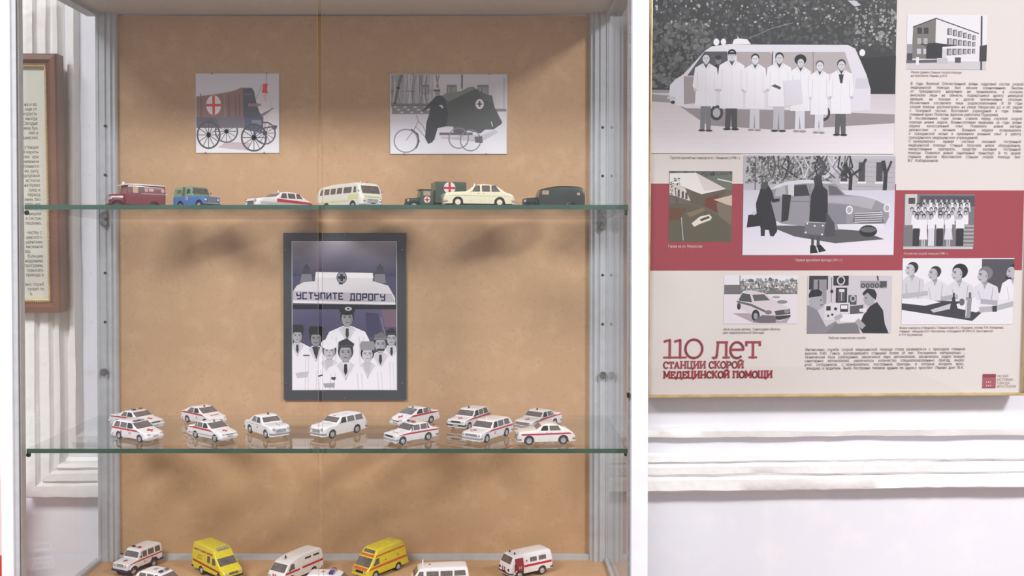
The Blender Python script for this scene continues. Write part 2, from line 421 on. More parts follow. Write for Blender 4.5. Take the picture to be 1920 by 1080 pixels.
# ---- slab letters drawn with strokes, on a 0..1 high cell: (width, strokes, serifs)
def _arc(cx, cy, rx, ry, a0, a1, n=14): return [(cx + rx * math.cos(R(a0 + (a1 - a0) * i / n)), cy + ry * math.sin(R(a0 + (a1 - a0) * i / n))) for i in range(n + 1)]
SL = {
 '1': (.42, [[(.02, .1), (.24, .02), (.24, 1)]], [(.24, 1, .24), ]),
 '0': (.78, [_arc(.37, .5, .34, .5, 0, 360, 28)], []),
 'л': (.78, [[(.05, 1), (.14, .97), (.2, .85), (.25, .1)], [(.2, .06), (.68, .06)], [(.63, .06), (.63, 1)]], [(.63, 1, .15), (.1, 1, .1)]),
 'е': (.72, [_arc(.34, .53, .3, .47, -5, -360 + 50, 24), [(.04, .5), (.64, .5)]], []),
 'т': (.76, [[(.36, .06), (.36, 1)], [(.03, .06), (.69, .06)], [(.05, .04), (.05, .26)], [(.67, .04), (.67, .26)]], [(.36, 1, .17)]),
 'С': (.78, [_arc(.4, .5, .34, .48, -45, -315, 18), [(.66, .05), (.66, .3)]], []),
 'Т': (.78, [[(.38, .04), (.38, 1)], [(.04, .05), (.72, .05)], [(.06, .05), (.06, .3)], [(.7, .05), (.7, .3)]], [(.38, 1, .16)]),
 'А': (.9, [[(.12, 1), (.42, .02), (.72, 1)], [(.22, .66), (.62, .66)]], [(.12, 1, .13), (.72, 1, .13)]),
 'Н': (.95, [[(.16, 0), (.16, 1)], [(.74, 0), (.74, 1)], [(.16, .5), (.74, .5)]], [(.16, 1, .14), (.74, 1, .14), (.16, .02, .14), (.74, .02, .14)]),
 'Ц': (.97, [[(.16, 0), (.16, .96), (.88, .96), (.88, 1.2)], [(.72, 0), (.72, .96)]], [(.16, .02, .14), (.72, .02, .14)]),
 'И': (.95, [[(.16, 0), (.16, 1)], [(.74, 0), (.74, 1)], [(.16, .9), (.74, .1)]], [(.16, 1, .14), (.74, 1, .14), (.16, .02, .14), (.74, .02, .14)]),
 'К': (.9, [[(.16, 0), (.16, 1)], [(.16, .55), (.7, .03)], [(.35, .42), (.74, 1)]], [(.16, 1, .14), (.74, 1, .11), (.16, .02, .14), (.7, .02, .11)]),
 'О': (.88, [_arc(.43, .5, .36, .48, 0, 360, 22)], []),
 'Р': (.8, [[(.16, 0), (.16, 1)], [(.16, .04), (.4, .04)] + _arc(.42, .3, .26, .26, -90, 90, 8) + [(.16, .56)]], [(.16, 1, .16), (.1, .02, .08)]),
 'М': (1.08, [[(.14, 1), (.17, 0), (.52, .75), (.87, 0), (.9, 1)]], [(.14, 1, .13), (.9, 1, .13), (.12, .02, .1), (.92, .02, .1)]),
 'Е': (.78, [[(.16, 0), (.16, 1)], [(.06, .04), (.66, .04), (.66, .26)], [(.16, .5), (.52, .5)], [(.06, .96), (.68, .96), (.68, .74)]], []),
 'Д': (.98, [[(.2, .93), (.3, .04), (.74, .04), (.74, .93)], [(.08, 1.18), (.08, .95), (.88, .95), (.88, 1.18)]], []),
 'П': (.95, [[(.16, 1), (.16, .04), (.74, .04), (.74, 1)]], [(.16, 1, .14), (.74, 1, .14), (.1, .04, .1), (.8, .04, .1)]),
 'Щ': (1.3, [[(.14, 0), (.14, .96), (1.2, .96), (1.2, 1.2)], [(.6, 0), (.6, .96)], [(1.06, 0), (1.06, .96)]], [(.14, .02, .12), (.6, .02, .12), (1.06, .02, .12)]),
 ' ': (.4, [], []),
}
SL['Й'] = (SL['И'][0], SL['И'][1] + [_arc(.45, -.28, .14, .12, 0, 180, 8)], SL['И'][2])
# square stencil capitals for the sign on the van roof
SQ = {'У': [[(0, 0), (0, .45), (.8, .45)], [(.8, 0), (.8, 1), (.1, 1)]], 'С': [[(.8, 0), (0, 0), (0, 1), (.8, 1)]], 'Т': [[(0, 0), (.8, 0)], [(.4, 0), (.4, 1)]],
 'П': [[(0, 1), (0, 0), (.8, 0), (.8, 1)]], 'И': [[(0, 0), (0, 1), (.8, 0), (.8, 1)]], 'Е': [[(.8, 0), (0, 0), (0, 1), (.8, 1)], [(0, .5), (.6, .5)]],
 'Д': [[(-.05, 1.15), (-.05, 1), (.85, 1), (.85, 1.15)], [(.1, 1), (.1, 0), (.75, 0), (.75, 1)]], 'О': [[(0, 0), (.8, 0), (.8, 1), (0, 1), (0, 0)]],
 'Р': [[(0, 1), (0, 0), (.8, 0), (.8, .55), (0, .55)]], 'Г': [[(0, 1), (0, 0), (.8, 0)]], ' ': []}
def slab(p, s, x, y_top, h, col, wt, total=None, ser=True):
    w = sum(SL[c][0] for c in s) * h; k = total / w if total else 1.0
    d0 = p.d
    for c in s:
        cw, st, sf = SL[c]
        for q in st: p.line([(x + a * h * k, y_top + b * h) for a, b in q], wt, col); 
        if ser:
            for a, b, hw in sf: p.line([(x + (a - hw) * h * k, y_top + b * h - wt * .3), (x + (a + hw) * h * k, y_top + b * h - wt * .3)], wt * .8, col)
        x += cw * h * k
    return x
def square_text(p, s, x, y, cw, h, col, wt, skew=0.0, gap=.32):
    for c in s:
        for q in SQ[c]: p.line([(x + a * cw, y + b * h + (x - 0) * skew) for a, b in q], wt, col)
        x += cw * (1.25 if c != ' ' else .7)
# ---- figures in the printed photographs
def coat_person(p, cx, head_y, s, hem, foot, coat=228, skin=150, hair=70, legs=110, w=1.0, legskin=False, cap=None):
    """standing figure: head_y centre of head, s head half-height, hem and foot in drawing units"""
    sh = head_y + s * 1.5
    d = w * s
    p.poly([(cx - d * .55, hem - 5), (cx + d * .6, hem - 5), (cx + d * .62, foot - s * .25), (cx + d * .12, foot - s * .25), (cx, hem + s), (cx - d * .1, foot - s * .25), (cx - d * .6, foot - s * .25)], legs)
    shoe = 60 if not legskin else 150
    p.ell(cx - d * .4, foot - s * .15, d * .42, s * .22, shoe, 10); p.ell(cx + d * .42, foot - s * .12, d * .42, s * .22, shoe, 10)
    p.poly([(cx - d * .4, sh - s * .5), (cx + d * .4, sh - s * .5), (cx + d * 1.25, sh + s * .4), (cx + d * 1.5, sh + (hem - sh) * .5), (cx + d * 1.15, sh + (hem - sh) * .62), (cx + d * 1.2, hem), (cx - d * 1.2, hem), (cx - d * 1.15, sh + (hem - sh) * .62), (cx - d * 1.5, sh + (hem - sh) * .5), (cx - d * 1.25, sh + s * .4)], coat)
    p.line([(cx - d * .95, sh + s * 1.2), (cx - d * .98, sh + (hem - sh) * .6)], s * .09, coat - 38); p.line([(cx + d * .95, sh + s * 1.2), (cx + d * .98, sh + (hem - sh) * .6)], s * .09, coat - 38)
    p.line([(cx, sh + s * .5), (cx, hem)], s * .07, coat - 28)
    for q in (-.75, -.4, .35, .7): p.line([(cx + d * q, sh + (hem - sh) * .55), (cx + d * q * 1.25, hem - s * .2)], s * .1, coat - 16)
    for q in (-1, 1): p.ell(cx + q * d * 1.22, sh + (hem - sh) * .6, d * .2, s * .28, skin - 10, 10); p.poly([(cx + q * d * .34, sh - s * .5), (cx + q * d * .62, sh - s * .2), (cx + q * d * .1, sh + s * .8)], coat - 24)
    p.poly([(cx - d * .3, sh - s * .5), (cx + d * .3, sh - s * .5), (cx, sh + s * .5)], 90)
    p.rect(cx - s * .3, head_y + s * .6, cx + s * .3, sh - s * .3, skin - 18)
    p.ell(cx, head_y - s * .28, s * .84, s * .86, hair, 16)
    p.ell(cx, head_y + s * .12, s * .7, s * .86, skin, 16)
    face(p, cx, head_y + s * .1, s * .8, skin)
def face(p, cx, cy, s, skin=150, glasses=False):
    dk = max(skin - 75, 25)
    for q in (-1, 1):
        p.ell(cx + q * s * .3, cy - s * .1, s * .14, s * .09, dk, 8)
        p.line([(cx + q * s * .12, cy - s * .27), (cx + q * s * .48, cy - s * .25)], s * .08, dk)
    p.line([(cx, cy - s * .05), (cx + s * .04, cy + s * .25)], s * .1, skin - 28)
    p.line([(cx - s * .2, cy + s * .52), (cx + s * .2, cy + s * .52)], s * .1, dk + 15)
def bust(p, cx, cy, s, coat=232, skin=170, hair=60, cap=None, capc=50, shirt=200, tie=60, sw=1.0, bottom=1000, v=True):
    """head and shoulders: (cx, cy) face centre, s face half-height"""
    p.poly([(cx - s * .5, cy + s * .9), (cx + s * .5, cy + s * .9), (cx + s * 1.7 * sw, cy + s * 1.6), (cx + s * 2.1 * sw, cy + s * 2.6), (cx + s * 2.2 * sw, bottom), (cx - s * 2.2 * sw, bottom), (cx - s * 2.1 * sw, cy + s * 2.6), (cx - s * 1.7 * sw, cy + s * 1.6)], coat)
    p.rect(cx - s * .34, cy + s * .5, cx + s * .34, cy + s * 1.25, skin - 22)
    if v:
        p.poly([(cx - s * .55, cy + s * 1.0), (cx + s * .55, cy + s * 1.0), (cx + s * .05, cy + s * 2.7)], shirt)
        if tie is not None: p.poly([(cx - s * .16, cy + s * 1.2), (cx + s * .16, cy + s * 1.2), (cx + s * .2, cy + s * 2.0), (cx, cy + s * 2.5), (cx - s * .2, cy + s * 2.0)], tie)
        p.line([(cx - s * .55, cy + s), (cx + s * .02, cy + s * 2.9), (cx + s * .6, cy + s)], s * .08, coat - 45)
    for q, u in ((-1.5, .9), (-1.1, .5), (1.1, .5), (1.5, .9)): p.poly([(cx + s * q * sw, cy + s * 2.2), (cx + s * (q + .12) * sw, cy + s * 2.2), (cx + s * (q * 1.08 + .1) * sw, bottom), (cx + s * q * 1.1 * sw, bottom)], coat - 20)
    if v:
        for q in (-1, 1): p.poly([(cx + q * s * .55, cy + s * .95), (cx + q * s * 1.0, cy + s * 1.35), (cx + q * s * .75, cy + s * 1.7), (cx + q * s * .1, cy + s * 2.8)], coat - 26)
    p.ell(cx, cy - s * .2, s * .84, s * 1.0, hair, 18)
    p.ell(cx, cy + s * .05, s * .66, s * .9, skin, 18)
    p.poly([(cx + s * .3, cy - s * .6), (cx + s * .62, cy - s * .2), (cx + s * .6, cy + s * .45), (cx + s * .25, cy + s * .85), (cx + s * .38, cy)], skin - 22)
    face(p, cx, cy, s * .95, skin)
    if cap == 'tall': p.poly([(cx - s * .85, cy - s * .55), (cx + s * .85, cy - s * .55), (cx + s * .98, cy - s * 1.2), (cx + s * .75, cy - s * 1.65), (cx - s * .75, cy - s * 1.65), (cx - s * .95, cy - s * 1.2)], capc)
    if cap == 'side': p.poly([(cx - s * .8, cy - s * .58), (cx + s * .8, cy - s * .6), (cx + s * .95, cy - s * 1.0), (cx + s * .1, cy - s * 1.6), (cx - s * .75, cy - s * 1.2)], capc); 
    if cap == 'side': p.line([(cx - s * .78, cy - s * .75), (cx + s * .85, cy - s * .8)], s * .07, capc + 35)
    if cap == 'scarf': p.ell(cx, cy - s * .75, s * .95, s * .75, capc, 18, 180, 360); p.ell(cx, cy - s * .85, s * 1.0, s * .62, capc, 18)
    if cap == 'peak': p.ell(cx, cy - s * .95, s * .95, s * .55, capc, 16); p.ell(cx, cy - s * .55, s * .7, s * .18, capc - 20, 12)
def emblem(p, cx, cy, rx, ry, disc, cross, t, full=True, rim=None):
    p.ell(cx, cy, rx, ry, disc, 28)
    if rim: p.ring(cx, cy, rx, ry, rx * .12, rim)
    k = .98 if full else .55
    p.rect(cx - t, cy - ry * k, cx + t, cy + ry * k, cross); p.rect(cx - rx * k, cy - t, cx + rx * k, cy + t, cross)
def spoked(p, cx, cy, rx, ry, t, col, n=12, hub=.2):
    p.ring(cx, cy, rx, ry, t, col)
    for i in range(n):
        a = 2 * math.pi * i / n
        p.line([(cx, cy), (cx + rx * math.cos(a) * .97, cy + ry * math.sin(a) * .97)], t * .42, col); p.d -= p.step
    p.ell(cx, cy, rx * hub, ry * hub, col, 12)
# ---- the photographs, drawn in the pixel frames of the crops they were studied in
def draw_wagon(p):
    p.grad(105, 105, 1050, 1000, (186, 184, 194), (214, 204, 206))
    p.rect(105, 720, 1050, 1000, (208, 198, 202)); p.poly([(350, 945), (440, 880), (720, 890), (700, 980)], (176, 160, 168))
    for c, r in (((450, 760), (135, 132)), ((893, 780), (125, 132))): spoked(p, c[0], c[1], r[0], r[1], 17, (92, 90, 100))
    p.poly([(105, 357), (300, 337), (470, 310), (560, 286), (622, 258), (742, 262), (770, 300), (785, 390), (690, 610), (105, 610)], (134, 106, 102))
    for x in (150, 420, 470, 545, 590): p.poly([(x, 330), (x + 12, 330), (x + 26, 600), (x + 4, 600)], (118, 90, 88) if x % 20 else (148, 120, 114))
    p.line([(105, 360), (300, 340), (470, 312), (560, 288), (622, 261), (745, 264)], 8, (168, 158, 138))
    p.poly([(640, 272), (742, 266), (770, 310), (786, 390), (800, 450), (832, 545), (875, 600), (872, 725), (645, 725)], (84, 84, 94))
    p.line([(650, 338), (745, 338)], 12, (112, 108, 112)); p.poly([(700, 440), (850, 445), (845, 470), (700, 478)], (142, 118, 116))
    p.rect(105, 595, 660, 720, (112, 108, 116)); p.poly([(105, 600), (330, 605), (400, 720), (105, 720)], (98, 94, 104))
    p.poly([(660, 600), (870, 600), (860, 780), (660, 740)], (88, 90, 108)); p.rect(740, 630, 850, 690, (124, 128, 146))
    p.poly([(850, 560), (990, 490), (950, 530), (860, 600)], (150, 128, 128)); p.line([(845, 585), (990, 492)], 8, (104, 88, 90))
    for c, r in (((246, 800), (138, 162)), ((765, 830), (150, 162))): spoked(p, c[0], c[1], r[0], r[1], 20, (78, 76, 86))
    p.line([(880, 720), (1030, 700)], 16, (80, 80, 92)); p.ell(1000, 715, 30, 28, (84, 84, 96), 10)
    emblem(p, 305, 460, 86, 112, (226, 216, 200), (198, 62, 76), 15)
    p.line([(912, 106), (900, 420)], 8, (190, 130, 134)); p.poly([(875, 215), (925, 218), (918, 270), (925, 325), (855, 320), (868, 270)], (206, 52, 74)); p.poly([(865, 340), (905, 340), (898, 415)], (210, 160, 160))
    p.line([(865, 220), (790, 390)], 5, (120, 110, 120)); p.line([(935, 300), (970, 480), (900, 620)], 4, (170, 160, 165))
def draw_tricycle(p):
    p.grad(65, 110, 1385, 560, 148, 178)
    p.rect(560, 110, 1385, 540, (186, 182, 190)); p.rect(80, 120, 560, 560, (156, 154, 160))
    g = random.Random(4)
    for i in range(34):
        x = g.uniform(75, 640); p.line([(x, 115), (x + g.uniform(-40, 40), 300), (x + g.uniform(-30, 30), 470)], g.uniform(4, 16), g.choice([118, 132, 172, 178, 142]))
    p.line([(185, 110), (150, 260), (110, 440), (80, 650)], 34, 96)
    for a, b in ((415, 505), (705, 818), (1055, 1182)): p.rect(a, 225, b, 335, 112); p.rect(a + 14, 250, a + 40, 330, 146); p.rect(a + 56, 250, b - 10, 330, 140)
    p.line([(880, 115), (878, 265)], 20, 104); p.rect(1345, 150, 1372, 520, 168)
    p.rect(80, 440, 520, 470, 108)
    p.rect(80, 470, 520, 560, 122)
    for i in range(11): p.ell(115 + i * 38, 480 + (i % 3) * 30, 20, 10, 178, 8)
    p.rect(1260, 500, 1385, 530, 120)
    p.grad(65, 560, 1385, 1010, (190, 186, 196), (206, 201, 212)); p.rect(1290, 530, 1385, 570, (190, 186, 196))
    p.poly([(620, 770), (860, 790), (1100, 800), (1260, 740), (1290, 770), (1100, 880), (640, 840)], (176, 172, 182))
    p.poly([(655, 345), (700, 320), (860, 300), (960, 250), (1005, 245), (1060, 285), (1130, 325), (1222, 350), (1250, 480), (1290, 560), (1338, 650), (1330, 672), (1240, 735), (1140, 738), (1090, 780), (900, 740), (760, 700), (560, 700)], (84, 86, 86))
    p.poly([(655, 345), (700, 320), (860, 300), (960, 250), (1005, 245), (1040, 270), (900, 330), (720, 420)], (116, 122, 114))
    p.poly([(1040, 285), (1130, 325), (1222, 350), (1240, 440), (1130, 400)], (96, 98, 98))
    emblem(p, 1080, 445, 48, 58, (206, 202, 206), (70, 70, 74), 9, False)
    p.poly([(580, 350), (640, 345), (690, 400), (720, 560), (700, 700), (600, 720), (560, 860), (480, 880), (455, 830), (470, 660), (500, 570), (520, 470), (440, 530), (430, 510), (540, 400)], (62, 63, 68))
    p.ell(600, 315, 30, 38, 140, 14); p.poly([(552, 300), (560, 275), (625, 270), (632, 300)], 74); p.ell(590, 268, 34, 14, 176, 12)
    p.poly([(615, 460), (650, 455), (668, 480), (655, 498)], 186); p.ell(440, 520, 20, 18, 90, 8)
    for pts in ([(240, 860), (330, 740), (380, 640), (355, 570)], [(380, 640), (430, 690), (460, 760)], [(340, 700), (400, 750), (455, 820)]): p.line(pts, 9, 138)
    p.ring(238, 865, 142, 138, 14, 128); p.ring(250, 868, 138, 132, 9, 152, a0=-60, a1=60)
    p.line([(300, 735), (370, 790), (385, 870), (355, 945)], 18, 88)
    p.rect(620, 770, 1000, 800, 100); p.rect(640, 800, 830, 820, 192); p.rect(680, 700, 770, 720, 190)
    p.rect(780, 700, 930, 790, 92)
    for cx, cy, r in ((840, 835, 118), (975, 860, 122)): p.ring(cx, cy, r, r + 4, 13, 124); p.line([(cx - 40, cy), (cx + 40, cy)], 6, 150)
    p.poly([(1020, 820), (1110, 810), (1115, 890), (1030, 885)], 96); p.poly([(475, 870), (540, 850), (545, 880), (490, 900)], 70)
    p.line([(1215, 650), (1226, 698)], 10, 190)
def draw_group(p):
    """staff in caps under the roof sign; crop 851 x 1080"""
    p.grad(92, 78, 730, 290, (160, 152, 166), (74, 70, 92), 16); p.rect(92, 290, 730, 985, (84, 80, 106))
    for s in (150, 600): p.poly([(s, 275), (s + 60, 275), (s + 66, 330), (s - 10, 330)], (128, 124, 134)); p.poly([(s + 10, 235), (s + 30, 212), (s + 50, 232), (s + 54, 275), (s + 4, 275)], (74, 72, 84))
    p.poly([(100, 375), (120, 345), (160, 325), (230, 318), (236, 264), (585, 268), (585, 318), (680, 345), (722, 420), (722, 450), (96, 440)], (214, 208, 214))
    p.poly([(236, 262), (585, 268), (590, 300), (232, 296)], (228, 224, 228))
    p.poly([(96, 378), (700, 395), (724, 455), (96, 445)], (184, 178, 188)); p.poly([(96, 436), (724, 448), (724, 464), (96, 452)], (226, 222, 228))
    p.rect(92, 462, 730, 490, (34, 32, 46))
    square_text(p, 'УСТУПИТЕ', 120, 388, 29.5, 36, (46, 42, 92), 8, .012); square_text(p, 'ДОРОГУ', 450, 391, 29.5, 37, (46, 42, 92), 8, .012)
    p.ell(395, 296, 32, 38, (150, 146, 156), 20); p.ring(395, 296, 32, 38, 6, (100, 96, 108)); p.rect(387, 274, 403, 318, (44, 42, 60)); p.rect(373, 288, 417, 304, (44, 42, 60)); p.rect(378, 326, 402, 338, (50, 48, 60))
    p.grad(92, 490, 730, 640, (98, 94, 124), (82, 78, 106)); p.poly([(540, 510), (620, 514), (640, 660), (548, 660)], (70, 66, 96)); p.line([(636, 540), (668, 680)], 5, (150, 130, 140))
    p.poly([(640, 490), (730, 490), (730, 600), (660, 600)], (122, 98, 116))
    W = (236, 230, 238)
    def b(x, y, s, **k): bust(p, x, y, s * 1.18, coat=230, **k)
    b(428, 545, 44, skin=158, hair=44, cap='peak', capc=36, bottom=985, sw=1.25); p.ell(435, 487, 22, 12, 200, 12); p.ell(435, 487, 9, 6, 60, 8)
    b(122, 655, 36, skin=176, hair=52, cap='tall', capc=50, bottom=985, sw=1.1)
    b(236, 672, 40, skin=146, hair=46, cap='tall', capc=40, bottom=985, shirt=60, tie=None, sw=.9)
    b(700, 672, 36, skin=176, hair=46, cap='side', capc=44, bottom=985)
    b(632, 708, 42, skin=172, hair=60, cap='side', capc=112, bottom=985); p.line([(612, 738), (655, 738)], 12, 50)
    b(318, 748, 44, skin=190, hair=60, cap='scarf', capc=232, bottom=985, tie=None, shirt=190)
    b(552, 768, 42, skin=196, hair=36, cap='tall', capc=148, bottom=985, tie=None, shirt=190, sw=1.1)
    b(418, 758, 48, skin=164, hair=48, cap='side', capc=58, bottom=985, sw=1.1, shirt=214, tie=44)
    p.poly([(330, 905), (360, 905), (352, 925), (330, 920)], 60); p.line([(250, 900), (275, 893)], 8, 60); p.poly([(110, 880), (190, 870), (180, 905), (120, 910)], 190)
    p.poly([(280, 945), (350, 940), (350, 970), (290, 970)], 160); p.line([(160, 772), (195, 772)], 7, 90)
def draw_van_staff(p):
    p.grad(36, -60, 1688, 760, 74, 66)
    p.blobs(36, -60, 1688, 340, 1500, 5, 22, 66, 104, 3, (1, 1, 1.03)); p.blobs(36, 150, 420, 600, 500, 6, 22, 86, 124, 4); p.blobs(60, -60, 1688, 180, 300, 4, 12, 110, 175, 5); p.blobs(1400, 60, 1688, 300, 90, 6, 16, 130, 170, 6); p.blobs(1540, 640, 1688, 780, 60, 8, 18, 90, 140, 7)
    p.poly([(1440, 390), (1688, 370), (1688, 740), (1530, 740)], 56); p.line([(690, 262), (850, 190), (985, 155)], 6, 130); p.poly([(1350, 0), (1400, 0), (1445, 30), (1400, 40)], 190)
    p.rect(36, 612, 260, 632, 150)
    p.grad(36, 632, 1688, 1040, (196, 188, 194), (222, 214, 220)); p.poly([(36, 690), (200, 700), (420, 850), (900, 880), (1690, 830), (1690, 770), (1400, 760), (36, 640)], (150, 142, 146))
    p.poly([(160, 640), (165, 580), (200, 540), (250, 510), (400, 345), (440, 318), (560, 300), (700, 303), (1360, 300), (1410, 325), (1490, 500), (1520, 600), (1520, 740), (1400, 750), (280, 735), (170, 700)], 208)
    p.poly([(280, 515), (395, 352), (545, 350), (560, 510)], 92); p.poly([(610, 352), (835, 352), (850, 370), (845, 520), (610, 520)], (168, 158, 162)); p.poly([(870, 352), (1340, 348), (1390, 490), (870, 510)], (176, 168, 170))
    p.line([(1125, 350), (1130, 510)], 5, 130); p.line([(852, 350), (850, 520)], 8, 90); p.poly([(256, 520), (350, 520), (345, 700), (260, 708)], (160, 150, 152)); p.poly([(1420, 525), (1500, 525), (1510, 592), (1415, 596)], 196)
    for x in (480, 1205): p.ell(x, 765, 44, 52, 70, 20); p.ell(x, 765, 26, 32, 176, 16)
    p.line([(150, 665), (200, 668)], 18, 190); p.ell(185, 695, 16, 12, 60, 10)
    p.poly([(580, 300), (590, 270), (615, 262), (612, 240), (622, 262), (680, 268), (705, 300)], 232); p.ell(472, 288, 20, 24, 226, 14); p.ell(520, 286, 18, 22, 226, 14); p.ell(1458, 352, 20, 24, 220, 14)
    p.ell(487, 410, 20, 28, 128, 12); p.poly([(462, 440), (510, 440), (505, 500), (465, 500)], 60); p.ell(487, 392, 22, 16, 60, 10)
    for cx, hy, s, hem, ft, lg, hr, w, ls in ((405, 398, 34, 720, 890, 128, 84, 1.5, 0), (578, 375, 36, 735, 880, 84, 50, 1.6, 0), (735, 400, 33, 735, 885, 196, 66, 1.45, 1), (898, 392, 34, 720, 890, 182, 58, 1.6, 0), (1042, 415, 35, 750, 892, 206, 44, 1.35, 1), (1172, 442, 33, 775, 900, 206, 116, 1.3, 1), (1318, 435, 34, 768, 915, 100, 76, 1.5, 0)):
        coat_person(p, cx, hy, s, hem, ft, coat=232, skin=206 if ls else 196, hair=hr, legs=lg, w=w * 1.16, legskin=bool(ls))
    p.ell(1040, 402, 40, 36, 46, 18); p.ell(1042, 424, 22, 28, 196, 14); face(p, 1042, 424, 26, 196); p.poly([(1300, 500), (1334, 500), (1326, 560), (1312, 560)], 70); p.line([(558, 362), (604, 362)], 12, 40)
    p.poly([(925, 545), (1045, 538), (1060, 700), (940, 720)], 204); p.poly([(845, 580), (870, 570), (912, 590), (905, 605)], 90)
    p.rect(36, 1030, 660, 1040, (226, 216, 214))
def draw_building(p):
    p.full((240, 236, 242)); p.rect(105, 400, 625, 455, (196, 192, 196))
    p.poly([(142, 178), (290, 120), (290, 385), (135, 385)], (126, 122, 120)); p.poly([(290, 120), (572, 218), (578, 385), (290, 390)], (216, 212, 218)); p.line([(142, 178), (290, 120), (572, 218)], 7, 70)
    p.poly([(160, 288), (290, 280), (440, 298), (300, 310)], 58)
    for r, (ya, yb) in enumerate(((185, 235), (250, 295), (318, 362))):
        for i in range(6): x = 365 + i * 37 - i * i * .8; k = 1 - i * .06; p.rect(x, ya + i * (9 - r * 4.5), x + 30 * k, ya + i * (9 - r * 4.5) + 44 * k, 110); p.rect(x + 12 * k, ya + i * (9 - r * 4.5) + 6, x + 26 * k, ya + i * (9 - r * 4.5) + 40 * k, 176)
    for x in (170, 212): p.rect(x, 182, x + 30, 222, 70); p.rect(x, 250, x + 26, 290, 170); p.rect(x, 320, x + 26, 355, 190)
    p.rect(230, 300, 335, 385, 58); p.rect(335, 320, 362, 380, 200); p.line([(105, 405), (300, 400)], 20, 104); p.rect(165, 375, 184, 425, 236); p.rect(302, 380, 372, 415, 186); p.rect(420, 375, 458, 410, 90)
    p.line([(588, 105), (594, 455)], 11, 76); p.poly([(580, 300), (627, 290), (627, 400), (580, 400)], 70); p.rect(105, 290, 140, 350, 150); p.rect(105, 350, 140, 395, 80)
def draw_garage(p):
    p.full((112, 106, 98)); p.rect(172, 160, 636, 250, (108, 108, 100)); p.blobs(172, 160, 636, 240, 120, 6, 18, 70, 130, 8)
    p.poly([(440, 200), (640, 180), (640, 300), (560, 300)], (118, 122, 112)); p.line([(530, 218), (636, 240)], 10, 206)
    p.poly([(175, 175), (370, 172), (592, 290), (410, 330), (290, 282), (175, 240)], (224, 216, 214)); p.poly([(370, 172), (592, 290), (430, 305)], (206, 198, 198))
    p.poly([(175, 240), (290, 285), (330, 380), (175, 330)], (206, 196, 190))
    for x in (235, 265, 292): p.rect(x, 300 + (x - 235) * .3, x + 16, 350 + (x - 235) * .3, 90)
    p.poly([(330, 310), (410, 330), (590, 292), (560, 380), (440, 430), (330, 395)], (108, 98, 88)); p.poly([(440, 360), (540, 330), (530, 470), (440, 420)], (122, 72, 62))
    p.poly([(500, 370), (636, 335), (636, 420), (560, 392)], (196, 180, 166)); p.poly([(520, 390), (636, 415), (636, 560), (540, 500)], (128, 116, 106))
    p.poly([(172, 400), (330, 400), (540, 490), (632, 560), (628, 680), (172, 680)], (104, 100, 86)); p.poly([(172, 430), (300, 430), (250, 520), (172, 520)], (116, 84, 66))
    p.poly([(300, 470), (420, 430), (440, 450), (330, 500)], (136, 118, 100))
    p.poly([(340, 545), (400, 495), (470, 478), (490, 500), (480, 520), (400, 550), (360, 570)], (214, 206, 196)); p.poly([(400, 515), (465, 490), (475, 505), (410, 530)], (96, 92, 84))
    p.line([(215, 280), (232, 410)], 5, 70); p.blobs(180, 210, 250, 330, 60, 3, 8, 80, 140, 9); p.line([(265, 500), (280, 670)], 6, 176)
